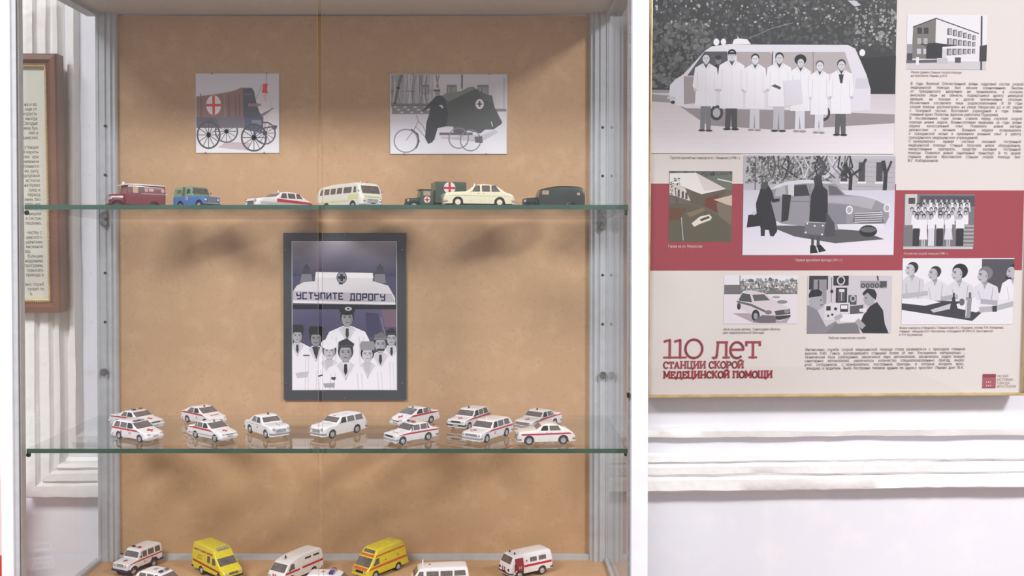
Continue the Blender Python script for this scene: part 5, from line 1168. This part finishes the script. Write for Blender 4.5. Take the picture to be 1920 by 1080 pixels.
# chrome-faced saloon behind
c = saloon('model_vintage_saloon', 'white model saloon with tail fins, chrome face and red side stripe', 1010, 1.785, ZS2, 233, [(0, .58), (.07, .86), (1.25, .98), (1.38, 1.0), (1.88, 1.4), (2.2, 1.5), (2.9, 1.49), (3.28, 1.36), (3.6, 1.05), (3.75, 1.04), (4.5, 1.06), (4.58, .5)], .87, (.85, 3.45), 1.0, (1.44, 1.85), (3.05, 3.48), [(1.68, 2.3), (2.42, 3.0), (3.06, 3.3)], (1.03, 1.4), .24, .2, GL, rad=.32, bump=(.44, .14, M_chrome), r=.08, nose=(.88, .25), tail=(.92, .2))
c.beacon(2.1, 0, .07, .18, M_open); c.strip('red_stripe', .4, 4.5, .8, .92, M_redp, z1b=1.02, z0b=.92); c.hood_cross(.7, .2, M_seam); c.grille(.6, .56, .8, M_chrome, 5); c.lamp(.7, .7, .1); c.plate(.44); c.seams((1.6, 2.36, 3.03), .35, .98)
# fastback in front
c = saloon('model_fastback_car', 'cream-white streamlined fastback model car with crimson waist stripe', 1023, 1.655, ZS2, 187, [(0, .7), (.06, .96), (.5, 1.08), (1.3, 1.13), (1.44, 1.15), (1.92, 1.5), (2.3, 1.62), (2.75, 1.62), (3.5, 1.44), (4.1, 1.1), (4.52, .8), (4.66, .48)], .85, (.9, 3.6), 1.06, (1.5, 1.9), (3.2, 3.7), [(1.78, 2.4), (2.52, 3.42)], (1.12, 1.48), .25, .22, GL, m=mat('ivory_enamel', rgb(240, 232, 226), .22, coat=.4, noise=[(300, 2, rgb(235, 227, 221), .4, .7)]), rad=.35, r=.15, tum=.2, nose=(.68, .55), tail=(.62, .7), k=.27, s=.97)
c.strip('red_stripe', .3, 4.35, .78, .88, mat('crimson_stripe', rgb(188, 36, 92), .3, noise=[(200, 2, rgb(176, 30, 82), .4, .7)]), z0b=.84, z1b=.93); c.bumper(.46, .13, M_chrome); c.lamp(.58, .85, .11); c.grille(.4, .56, .78, M_chrome, 5); c.seams((1.7, 2.46, 3.3), .35, 1.06); c.handles((2.3, 2.65), .98)
# ---------------------------------------------------------------- upper shelf
MV = paint('maroon_enamel', 128, 44, 56); DG = paint('dark_green_enamel', 52, 58, 54); TG = paint('truck_green', 66, 84, 70)
# maroon van
c = Car('model_vintage_van', 'maroon vintage model van with white roof and white side lettering', 250, 1.79, ZS1, 218, 4.6, 1.05, GU)
c.body('bonnet', [(.32, 1.2), (.4, 1.27), (1.6, 1.36), (1.66, 1.36)], .43, .5, MV, belt=1.0, tum=.08, nose=(.95, .1), tail=(1, .1), r=.14)
c.grille(.34, .62, 1.2, M_chrome, 7, M_chassis)
c.lamp(.52, .92, .13, x=.42, depth=.12); c.lamp(.3, .56, .06, x=.3)
g = c.body('body', [(1.5, 1.36), (1.6, 2.02), (1.75, 2.05), (4.4, 2.0), (4.54, 1.95), (4.56, 1.9)], .83, .5, MV, belt=1.3, tum=.06, nose=(.92, .15), tail=(.97, .1), r=.07, wheels=(3.65,), arch=.45, wz=.38, k=.1)
c.body('roof', [(1.3, 2.05), (1.36, 2.1), (2.4, 2.16), (4.45, 2.09), (4.58, 2.05)], .86, 2.02, mat('roof_white', rgb(226, 216, 214), .4, noise=[(100, 2, rgb(216, 206, 204), .4, .7)]), belt=2.0, tum=.0, nose=(.9, .2), tail=(.95, .1), r=.05)
c.g = g
c.window([(1.62, 1.42), (1.95, 1.42), (1.95, 1.9), (1.62, 1.9)], mat('brown_window', rgb(122, 84, 84), .2, noise=[(90, 2, rgb(108, 74, 74), .4, .7)])); c.window([(2.02, 1.42), (2.4, 1.42), (2.4, 1.92), (2.02, 1.92)], mat('see_through_tan', rgb(196, 160, 122), .3, noise=[(90, 2, rgb(186, 150, 112), .4, .7)])); c.window([(2.5, 1.42), (2.85, 1.42), (2.85, 1.92), (2.5, 1.92)], M_glassdk)
WH = mat('white_lettering', rgb(236, 222, 222), .4, noise=[(90, 2, rgb(228, 214, 214), .4, .7)])
for x in (3.05, 4.35): c.cross(x, 1.66, .09, disc=WH)
c.window([(3.25, 1.58), (3.62, 1.58), (3.62, 1.8), (3.25, 1.8)], mat('frosted_window', rgb(208, 176, 166), .3, noise=[(90, 2, rgb(198, 166, 156), .4, .7)]))
c.side_text('СКОРАЯ МЕДИЦИНСКАЯ ПОМОЩЬ', 3.7, 1.34, .12, WH, 'lettering')
c.wheel([.85], .72, .38, .14, hub=MV); c.wheel([3.65], .8, .38, .14, hub=MV); c.fender(.85, .82, .5, .3, MV, 25, 165, z=.38, tail=[(1.5, .45), (3.2, .42)]); c.chassis(.3, 4.4, .4, .34, .55)
c.block('roof_horn', 1.42, 1.6, -.08, .08, 2.1, 2.3, WH, .04); c.block('running_board', 1.4, 3.2, .55, .85, .4, .44, M_chassis, .01, True); c.seams((2.02, 2.46, 2.95), .6, 1.36)
# blue and green off-roader
BL = paint('sky_blue_enamel', 76, 122, 186); GR = paint('sage_green_canvas', 126, 158, 122)
c = Car('model_off_road_car', 'blue and green canvas-topped model off-road car', 370, 1.80, ZS1, -38, 3.85, 1.1, GU)
g = c.body('body', [(.12, .98), (.2, 1.05), (1.25, 1.14), (1.4, 1.18), (3.75, 1.18), (3.85, 1.1)], .8, .42, BL, belt=1.2, tum=0, nose=(.84, .3), tail=(.97, .1), wheels=(.62, 2.95), arch=.46, wz=.38, r=.05, k=.1)
c.top('bonnet_panel', .24, 1.2, .1, paint('dark_blue_enamel', 58, 72, 116), e=.01); c.grille(.38, .6, .94, paint('dark_blue_enamel', 58, 72, 116), 5, M_hub); c.lamp(.55, .82, .1, ring=False)
c.front('front_panel', [(-.62, .5), (.62, .5), (.62, .6), (-.62, .6)], M_hub); c.bumper(.5, .1, M_chassis); c.cross(2.1, .98, .1, disc=WH); c.seams((1.45, 2.05, 2.3), .55, 1.15)
g2 = c.body('canvas_top', [(1.4, 1.2), (1.62, 1.82), (1.8, 1.9), (3.6, 1.9), (3.78, 1.8), (3.82, 1.4)], .78, 1.17, GR, belt=1.2, tum=.1, nose=(.98, .1), tail=(.97, .1), r=.07, k=.12)
c.top('windscreen', 1.44, 1.6, .02, M_glassdk); c.window([(1.72, 1.35), (2.2, 1.35), (2.2, 1.7), (1.8, 1.7)], M_open); c.window([(2.9, 1.38), (3.45, 1.38), (3.45, 1.68), (2.9, 1.68)], mat('mica_window', rgb(150, 120, 110), .3, noise=[(90, 2, rgb(96, 70, 66), .4, .6)]))
c.side('canvas_strap', [(2.4, 1.2), (2.75, 1.2), (2.75, 1.86), (2.4, 1.86)], mat('dark_canvas', rgb(84, 96, 92), .6, noise=[(90, 2, rgb(76, 88, 84), .4, .7)])); c.wheel([.62, 2.95], .8, .37, .18); c.chassis(.3, 3.6, .5, .36, .6); c.mirrors(1.35, 1.42, M_chassis, .08, .1, .12)
# white and red limousine
c = saloon('model_limousine', 'white and red vintage model limousine with three side windows', 525, 1.842, ZS1, 226, [(0, .72), (.05, .98), (.45, 1.07), (1.5, 1.12), (1.65, 1.14), (2.15, 1.5), (2.45, 1.6), (3.4, 1.6), (3.85, 1.46), (4.3, 1.1), (4.5, 1.04), (5.0, .85), (5.1, .48)], .9, (.95, 3.95), 1.06, (1.72, 2.13), (3.65, 4.15), [(2.0, 2.6), (2.72, 3.34), (3.46, 4.02)], (1.1, 1.48), .25, .28, GU, rad=.34, r=.14, tum=.18, nose=(.7, .5), tail=(.7, .5), k=.26, m0=M_glassdk, s=1.12)
c.strip('red_panel', 1.7, 4.95, .78, 1.04, M_redp, z1b=.86, z0b=.7); c.strip('grey_panel', .3, 4.9, .45, .78, mat('pale_grey_enamel', rgb(198, 198, 196), .3, noise=[(90, 2, rgb(188, 188, 186), .4, .7)]), z1b=.7); c.top('red_bonnet', .3, .8, .08, M_redp); c.bumper(.46, .14, M_chrome); c.lamp(.62, .84, .11); c.grille(.44, .54, .82, M_chrome, 6); c.beacon(2.4, 0, .06, .14, M_white); c.seams((1.95, 2.66, 3.4), .4, 1.0)
# streamlined bus
YG = mat('pale_lime_enamel', rgb(226, 226, 164), .25, coat=.3, noise=[(200, 2, rgb(218, 218, 156), .4, .7)])
c = Car('model_bus', 'cream streamlined model bus with pale lime panels', 654, 1.825, ZS1, -47, 6.0, 1.13, GU)
c.body('body', [(0, .5), (.04, .95), (.14, 1.18), (.42, 1.86), (.62, 2.04), (1.0, 2.12), (4.6, 2.06), (5.5, 1.94), (5.85, 1.55), (6.0, .5)], 1.04, .36, mat('bus_cream', rgb(238, 234, 222), .24, coat=.4, noise=[(200, 2, rgb(231, 227, 214), .4, .7)]), belt=1.15, tum=.16, nose=(.72, .5), tail=(.72, .6), wheels=(1.05, 4.45), arch=.42, wz=.36, r=.18, k=.22)
c.top('windscreen', .17, .42, .02, M_glassdk, e=.014); c.windows(1.34, 1.78, [(.62, 1.0), (1.25, 2.25), (2.45, 3.1), (3.28, 3.93), (4.1, 4.75), (4.95, 5.35)], M_glassdk, .12, .1, .08)
c.strip('lime_panel', .35, 1.55, .86, 1.22, YG); c.front('lime_panel', [(-.68, .98), (.68, .98), (.62, 1.1), (-.62, 1.1)], YG, x=.03); c.strip('lime_panel', 1.6, 5.7, .74, .84, YG)
c.wheel([1.05, 4.45], 1.02, .36, .2); c.chassis(.3, 5.7, .75, .26, .6); c.bumper(.46, .12, M_chrome); c.lamp(.72, .76, .11); c.grille(.46, .58, .86, M_chrome, 6); c.mirrors(.3, 1.45, M_chrome, .1, .12, .16); c.beacon(1.1, .3, .06, .12, M_redp); c.beacon(1.1, -.3, .06, .12, M_hub); c.block('roof_rail', 1.6, 4.6, -.5, .5, 2.06, 2.14, mat('bus_cream', rgb(238, 234, 222)), .03); c.front('number_plate', [(-.2, .52), (.2, .52), (.2, .58), (-.2, .58)], M_chassis, x=-.07)
# box truck
c = Car('model_box_truck', 'green model truck with tall box body and large red cross', 812, 1.80, ZS1, 196, 5.3, 1.0, GU)
c.body('bonnet', [(.35, 1.0), (.42, 1.08), (1.5, 1.16), (1.56, 1.16)], .4, .5, TG, belt=1.0, tum=.05, nose=(.95, .1), tail=(1, .1), r=.1); c.grille(.32, .58, 1.02, M_chassis, 5, TG); c.lamp(.52, .86, .11, x=.45, ring=False)
g = c.body('cab', [(1.42, 1.18), (1.5, 1.75), (1.6, 1.8), (2.45, 1.8), (2.5, 1.75)], .68, .55, TG, belt=1.1, tum=.05, nose=(.97, .1), tail=(.98, .1), r=.05, k=.1)
c.window([(1.68, 1.3), (2.3, 1.3), (2.3, 1.66), (1.68, 1.66)], mat('cab_window', rgb(176, 150, 128), .25, noise=[(90, 2, rgb(160, 136, 114), .4, .7)])); c.top('windscreen', 1.43, 1.49, .02, M_glassdk); c.cross(2.0, .96, .2, t=.24, disc=WH); c.block('roof_peak', 1.34, 2.52, -.7, .7, 1.78, 1.83, TG)
g = c.body('box_body', [(2.66, 2.44), (2.68, 2.46), (5.26, 2.46), (5.28, 2.44)], .86, .72, TG, belt=1.2, tum=0, lean=0, nose=(.99, .05), tail=(.99, .05), r=.03, k=.05)
c.disc('emblem_disc', 3.85, 1.95, .5, WH, e=.01)
for q in ([(3.76, 1.46), (3.94, 1.46), (3.94, 2.44), (3.76, 2.44)], [(3.36, 1.86), (4.34, 1.86), (4.34, 2.04), (3.36, 2.04)]): c.side('cross_emblem', q, M_redp, e=.014 if q[0][0] > 3.5 else .013)
c.wheel([.9], .72, .4, .16); c.wheel([4.1], .8, .4, .2); c.fender(.9, .82, .52, .3, TG, 20, 165, z=.4, tail=[(1.55, .5), (2.4, .48)]); c.fender(4.1, .86, .5, .26, TG, 10, 170, z=.4); c.chassis(.3, 5.2, .36, .42, .72); c.bumper(.55, .1, M_chassis, rear=False)
# cream limousine
c = saloon('model_limousine', 'cream vintage model limousine seen broadside with cream hubcaps', 897, 1.675, ZS1, 188, [(0, .74), (.05, 1.0), (.45, 1.11), (1.55, 1.16), (1.75, 1.18), (2.28, 1.6), (2.6, 1.74), (3.65, 1.74), (4.2, 1.58), (4.68, 1.16), (4.85, 1.1), (5.38, .95), (5.53, .48)], .95, (1.08, 4.28), 1.08, (1.82, 2.26), (3.85, 4.45), [(2.15, 2.78), (2.92, 3.55), (3.66, 4.34)], (1.15, 1.64), .3, .36, GU, m=M_cream, rad=.35, r=.15, tum=.2, nose=(.7, .5), tail=(.68, .55), k=.26, m0=M_glassdk)
c.bumper(.44, .14, M_chrome); c.lamp(.66, .9, .13); c.grille(.48, .54, .86, M_chrome, 6); c.beacon(2.45, 0, .07, .16, M_cream, M_cream); c.seams((2.05, 2.85, 3.62), .4, 1.1); c.handles((2.65, 3.05), 1.0); c.strip('chrome_trim', .4, 5.1, .84, .86, M_chrome, z0b=.8, z1b=.82); c.mirrors(2.1, 1.2, M_cream, .1, .1)
for o in [q for q in c.root.children if q.name.startswith('wheel')]:
    for h in o.children: h.data = h.data.copy(); h.data.materials[0] = M_cream
# dark green van
c = Car('model_vintage_van', 'dark green vintage model van with small white cross roundel', 1033, 1.825, ZS1, 189, 5.3, 1.03, GU)
c.body('bonnet', [(.35, 1.05), (.45, 1.15), (1.5, 1.24), (1.6, 1.25)], .42, .5, DG, belt=1.0, tum=.06, nose=(.95, .1), tail=(1, .1), r=.12); c.grille(.34, .58, 1.08, M_chassis, 5, DG); c.lamp(.55, .9, .12, x=.42, ring=False, depth=.1)
g = c.body('body', [(1.5, 1.25), (1.62, 1.82), (1.78, 1.9), (2.6, 2.08), (3.2, 2.16), (4.7, 2.14), (5.1, 2.02), (5.28, 1.8), (5.3, .9)], .86, .5, DG, belt=1.3, tum=.1, nose=(.9, .2), tail=(.94, .15), r=.16, k=.22, wheels=(4.1,), arch=.46, wz=.38)
c.window([(1.72, 1.42), (2.3, 1.42), (2.3, 1.76), (1.76, 1.76)], mat('cab_window', rgb(176, 150, 128))); c.top('windscreen', 1.52, 1.62, .02, M_glassdk); c.cross(4.75, 1.5, .08, disc=WH); c.wheel([.9], .74, .38, .15, hub=DG); c.wheel([4.1], .82, .38, .15, hub=DG); c.fender(.9, .84, .5, .3, DG, 20, 165, z=.38, tail=[(1.55, .46), (3.6, .44)]); c.chassis(.3, 5.1, .4, .36, .6); c.bumper(.52, .09, M_chassis, rear=False); c.seams((1.66, 2.4, 4.9), .6, 1.7); c.strip('side_moulding', 2.5, 5.2, 1.24, 1.27, M_chassis)
# ---------------------------------------------------------------- case floor
PU = mat('dark_violet_bumper', rgb(64, 52, 100), .4, noise=[(90, 2, rgb(56, 44, 90), .4, .7)])
c = saloon('model_off_road_car', 'white hard-top model off-road ambulance with red 03 on the side', 255, 1.865, ZF, 245, [(0, .75), (.03, 1.1), (1.1, 1.2), (1.2, 1.22), (1.48, 1.78), (1.66, 1.92), (3.75, 1.95), (3.98, 1.86), (4.06, .6)], .85, (.72, 3.08), 1.2, (1.24, 1.46), None, [(1.58, 1.68), (1.76, 2.25), (2.4, 3.05), (3.2, 3.82)], (1.26, 1.74), .08, .05, GF, rad=.38, r=.08, k=.13, tum=.1, nose=(.9, .2), tail=(.96, .1), sill=.5, arch=.5)
c.bumper(.52, .2, PU, off=.09); c.strip('violet_sill', .1, 4.0, .44, .56, PU, e=.02); c.strip('red_stripe', .3, 4.0, 1.02, 1.1, M_redp, z0b=1.06, z1b=1.14); c.side_text('03', 2.0, .74, .26, M_redp); c.cross(2.85, .9, .09); c.hood_cross(.65, .17); c.lightbar(1.9, .5, [M_open, None, M_amber], .2, .12, gap=.02); c.grille(.36, .82, 1.04, M_chassis, 3, M_white); c.lamp(.6, .94, .1); c.fender(.72, .9, .48, .12, M_white, 15, 165, z=.38); c.fender(3.08, .9, .48, .1, PU, 15, 165, z=.38); c.mirrors(1.5, 1.35, M_chassis); c.seams((1.52, 2.32, 3.1), .6, 1.2)
c = saloon('model_estate_car', 'white model car with dark light bar in front of the off-road ambulance', 303, 1.75, ZF, -24, [(0, .6), (.06, .8), (1.2, .98), (1.35, 1.0), (2.0, 1.5), (2.35, 1.64), (3.9, 1.66), (4.3, 1.52), (4.6, 1.0), (4.68, .5)], .88, (.9, 3.6), 1.0, (1.42, 1.97), (4.3, 4.55), [(1.8, 2.5), (2.62, 3.3), (3.42, 4.2)], (1.04, 1.54), .36, .15, GF, bump=(.44, .16, M_white), rad=.32)
c.lightbar(2.3, .5, [M_blue, M_hub, M_glassdk], .24, .14); c.strip('red_stripe', .4, 4.5, .84, .94, M_redp); c.rect_lamp(.42, .74, .64, .76); c.grille(.38, .62, .76); c.block('roof_hatch', 3.0, 3.3, -.2, .2, 1.64, 1.72, M_hub, .02)
YL = paint('yellow_enamel', 226, 208, 50)
c = Car('model_ambulance_van', 'yellow high-roof model ambulance van with bonnet', 405, 1.835, ZF, -43, 5.3, .96, GF)
c.body('body', [(0, .55), (.05, .9), (.6, 1.18), (.72, 1.24), (1.4, 1.88), (1.52, 2.02), (1.8, 2.42), (2.1, 2.6), (4.95, 2.68), (5.2, 2.58), (5.3, .6)], .98, .4, YL, belt=1.2, tum=.14, nose=(.8, .45), tail=(.95, .15), wheels=(.85, 3.75), arch=.42, wz=.35, r=.12, k=.15)
c.top('windscreen', .8, 1.36, .0, M_glassdk); c.window([(1.2, 1.28), (1.95, 1.28), (1.95, 1.84), (1.62, 1.84)], M_glassdk); c.window([(2.3, 1.3), (2.75, 1.3), (2.75, 1.88), (2.3, 1.88)], M_glassdk); BR = mat('brick_red_band', rgb(176, 84, 62), .4, noise=[(60, 2, rgb(206, 150, 96), .5, .7)])
c.strip('red_band', 3.0, 5.0, 2.0, 2.16, BR); c.strip('red_band', 1.95, 2.9, 2.0, 2.16, BR); c.strip('red_band', .7, 5.1, .82, .94, M_redp, z0b=1.06, z1b=1.18); c.strip('black_band', .7, 5.1, .77, .82, M_black, z0b=1.01, z1b=1.06); c.side_text('СКОРАЯ', 4.0, 1.6, .17, BR, 'lettering'); c.side_text('ПОМОЩЬ', 4.0, 1.36, .17, BR, 'lettering')
c.wheel([.85, 3.75], .96, .36, .2); c.chassis(.3, 5.1, .7, .3, .6); c.bumper(.5, .16, M_chassis); c.strip('dark_sill', 1.3, 3.3, .4, .48, M_chassis); c.lightbar(1.86, .6, [M_hub, M_hub, M_hub], .3, .14); c.rect_lamp(.5, .82, .74, .92); c.grille(.42, .72, .9, M_chassis, 3); c.mirrors(1.15, 1.4, YL, .14, .2, .14); c.seams((1.18, 2.05, 2.95), .5, 1.25)
# white van with long roof
c = Car('model_ambulance_van', 'white model ambulance van with tall blue beacon and wide red stripe', 553, 1.825, ZF, 237, 5.0, .97, GF)
c.body('body', [(0, .52), (.05, .88), (.2, 1.04), (.75, 1.66), (.92, 1.78), (1.4, 1.92), (2.2, 2.05), (4.6, 2.1), (4.86, 2.0), (5.0, .5)], .96, .36, mat('ash_white_enamel', rgb(228, 222, 220), .26, coat=.3, noise=[(200, 2, rgb(220, 214, 212), .4, .7)]), belt=1.1, tum=.16, nose=(.84, .4), tail=(.93, .15), wheels=(1.0, 3.75), arch=.4, wz=.33, r=.12)
c.top('windscreen', .24, .72, .0, M_glassdk); c.window([(.72, 1.16), (1.4, 1.16), (1.4, 1.62), (1.02, 1.62)], M_glassdk)
for a, b in ((2.7, 3.45), (3.75, 4.5)): c.window([(a, 1.62), (b, 1.62), (b, 1.76), (a, 1.76)], M_open, .03)
c.strip('red_stripe', .3, 2.0, .92, 1.06, M_redp); c.strip('red_stripe', 2.3, 4.9, .95, 1.1, M_redp, z0b=1.0, z1b=1.15); c.beacon(1.25, 0, .09, .32, M_blue)
for y in (-.3, -.05): c.front('red_bar', [(y, .7), (y + .1, .7), (y + .14, .96), (y + .04, .96)], M_redp, x=-.005)
c.wheel([1.0, 3.75], .95, .33, .18); c.chassis(.3, 4.8, .7, .26, .5); c.bumper(.46, .13, M_chrome); c.lamp(.68, .72, .1); c.mirrors(.75, 1.2, M_chassis); c.seams((.68, 1.5, 2.4), .45, 1.1); c.plate(.44)
# low white car with blue light bar
c = saloon('model_estate_car', 'white model car with blue roof light bar beside the yellow high-top van', 624, 1.738, ZF, -6, [(0, .6), (.06, .84), (1.1, 1.02), (1.3, 1.05), (1.8, 1.52), (2.15, 1.7), (4.1, 1.72), (4.5, 1.6), (4.78, 1.0), (4.86, .5)], .9, (.9, 3.7), 1.02, (1.36, 1.78), (4.5, 4.72), [(1.7, 2.4), (2.52, 3.3), (3.44, 4.4)], (1.06, 1.6), .3, .12, GF, bump=(.44, .16, M_white), rad=.33)
c.lightbar(2.5, .62, [M_blue, M_blue, M_hub, M_blue], .34, .2); c.strip('red_stripe', .4, 4.7, .84, .96, M_redp); c.hood_cross(3.3, .16, None, .05); c.rect_lamp(.42, .76, .66, .8); c.grille(.38, .64, .78); c.mirrors(1.6, 1.1, M_white); c.seams((1.6, 2.46, 3.38), .3, 1.0)
# yellow high-top van with orange bands
OR = paint('orange_band', 214, 92, 48)
c = Car('model_ambulance_van', 'yellow high-top model van with orange bands and orange bonnet', 712, 1.85, ZF, 232, 5.0, 1.0, GF)
c.body('body', [(0, .5), (.05, .86), (.26, 1.04), (.84, 1.72), (.96, 1.84), (1.1, 1.95), (1.35, 2.28), (1.6, 2.36), (4.3, 2.44), (4.55, 2.34), (5.0, .5)], .96, .36, YL, belt=1.1, tum=.18, nose=(.84, .4), tail=(.93, .15), wheels=(1.0, 3.75), arch=.4, wz=.33, r=.12, k=.16)
c.top('windscreen', .3, .82, .0, M_glassdk); c.top('orange_band', .06, .24, .02, OR); c.top('orange_band', .9, 1.06, .0, OR); c.window([(.78, 1.18), (1.45, 1.18), (1.45, 1.66), (1.08, 1.66)], M_glassdk); c.top('roof_window', 1.14, 1.32, .1, M_glassdk)
c.strip('orange_band', .1, 4.8, .88, 1.06, OR, z0b=.96, z1b=1.16); c.strip('orange_band', 1.0, 4.55, 1.78, 1.9, OR, z0b=1.86, z1b=1.98); c.cross(2.2, 1.36, .08); c.cross(3.7, 1.44, .08); c.wheel([1.0, 3.75], .95, .33, .18); c.chassis(.3, 4.8, .7, .26, .5); c.bumper(.46, .14, YL); c.lamp(.66, .72, .11); c.grille(.42, .62, .82, M_black, 4, M_chassis); c.block('roof_vent', 3.3, 3.7, -.22, .22, 2.38, 2.5, YL, .05); c.block('roof_vent', 3.9, 4.1, -.12, .12, 2.4, 2.48, M_hub, .03); c.mirrors(.8, 1.24, M_chassis); c.seams((.74, 1.55, 2.6), .45, 1.75); c.plate(.44)
# white van with pale green flank
LG = mat('pale_green_enamel', rgb(206, 224, 160), .25, coat=.3, noise=[(200, 2, rgb(198, 216, 152), .4, .7)])
c = Car('model_minibus', 'white model minibus with pale green lower flank and white aerial lamp', 824, 1.765, ZF, 187, 4.9, .98, GF)
c.body('body', [(0, .55), (.05, .95), (.2, 1.18), (.62, 1.78), (.85, 1.96), (4.5, 1.98), (4.75, 1.86), (4.88, .5)], .93, .34, M_white, belt=1.2, tum=.12, nose=(.76, .45), tail=(.9, .2), wheels=(.95, 3.7), arch=.4, wz=.33, r=.14)
c.top('windscreen', .24, .6, .0, M_glassdk); c.windows(1.3, 1.72, [(.5, 1.05), (1.3, 2.3), (2.45, 3.45), (3.6, 4.55)], M_open, .22, .06, .06); c.strip('green_panel', .15, 4.75, .5, 1.2, LG); c.block('aerial_lamp', 1.0, 1.1, -.2, -.1, 1.95, 2.4, M_white, .03); c.beacon(1.6, .1, .07, .16, M_redp, M_cream); c.wheel([.95, 3.7], .92, .33, .18); c.chassis(.3, 4.7, .7, .26, .5); c.bumper(.44, .13, M_chrome); c.lamp(.62, .78, .11); c.seams((.45, 1.18, 2.38), .45, 1.25)
# rounded forward-control van
c = Car('model_ambulance_van', 'white model van with red door marked 03 and two dark blue beacons', 986, 1.84, ZF, 212, 4.36, 1.0, GF)
c.body('body', [(0, .62), (.03, 1.06), (.1, 1.26), (.42, 1.88), (.62, 2.02), (4.0, 2.06), (4.24, 1.96), (4.36, .55)], .96, .45, M_white, belt=1.2, tum=.16, nose=(.76, .4), tail=(.88, .25), wheels=(.95, 3.25), arch=.44, wz=.37, r=.2)
c.top('windscreen', .14, .42, .0, M_glassdk); VR = mat('dark_red_door', rgb(156, 34, 56), .3, noise=[(90, 2, rgb(146, 28, 48), .4, .7)])
c.strip('red_door', .52, 1.34, .84, 1.78, VR, e=.014, nz=8, z0b=.6); c.strip('red_door', .42, .53, .7, 1.24, VR, e=.014, nz=6); c.window([(.72, 1.28), (1.28, 1.28), (1.28, 1.7), (.82, 1.7)], M_open, .04); [q.data.transform(Matrix.Diagonal((1, 1.012, 1, 1))) for q in list(c.root.children)[-2:]]; c.windows(1.32, 1.68, [(2.0, 2.7), (2.9, 3.65)], M_glassdk, 0, 0, .05); c.cross(1.66, 1.46, .1); c.strip('red_stripe', 1.38, 4.2, .98, 1.14, M_redp); c.side_text('03', .98, .9, .34, WH, e=.022); c.beacon(.8, .38, .07, .18, M_blue, M_open); c.beacon(.8, -.38, .07, .18, M_blue, M_open)
for y in (-.32, -.02): c.front('red_bar', [(y, .7), (y + .14, .7), (y + .14, 1.04), (y, 1.04)], M_redp, x=-.006)
c.wheel([.95, 3.25], .95, .37, .18); c.chassis(.3, 4.1, .7, .36, .6); c.bumper(.58, .12, PU); c.lamp(.66, .9, .1, ring=False, m=M_open); c.mirrors(.5, 1.3, M_chassis); c.seams((1.9, 2.8), .55, 1.2); c.front('grille_panel', [(-.3, .64), (.3, .64), (.24, .72), (-.24, .72)], M_chassis, x=-.007)
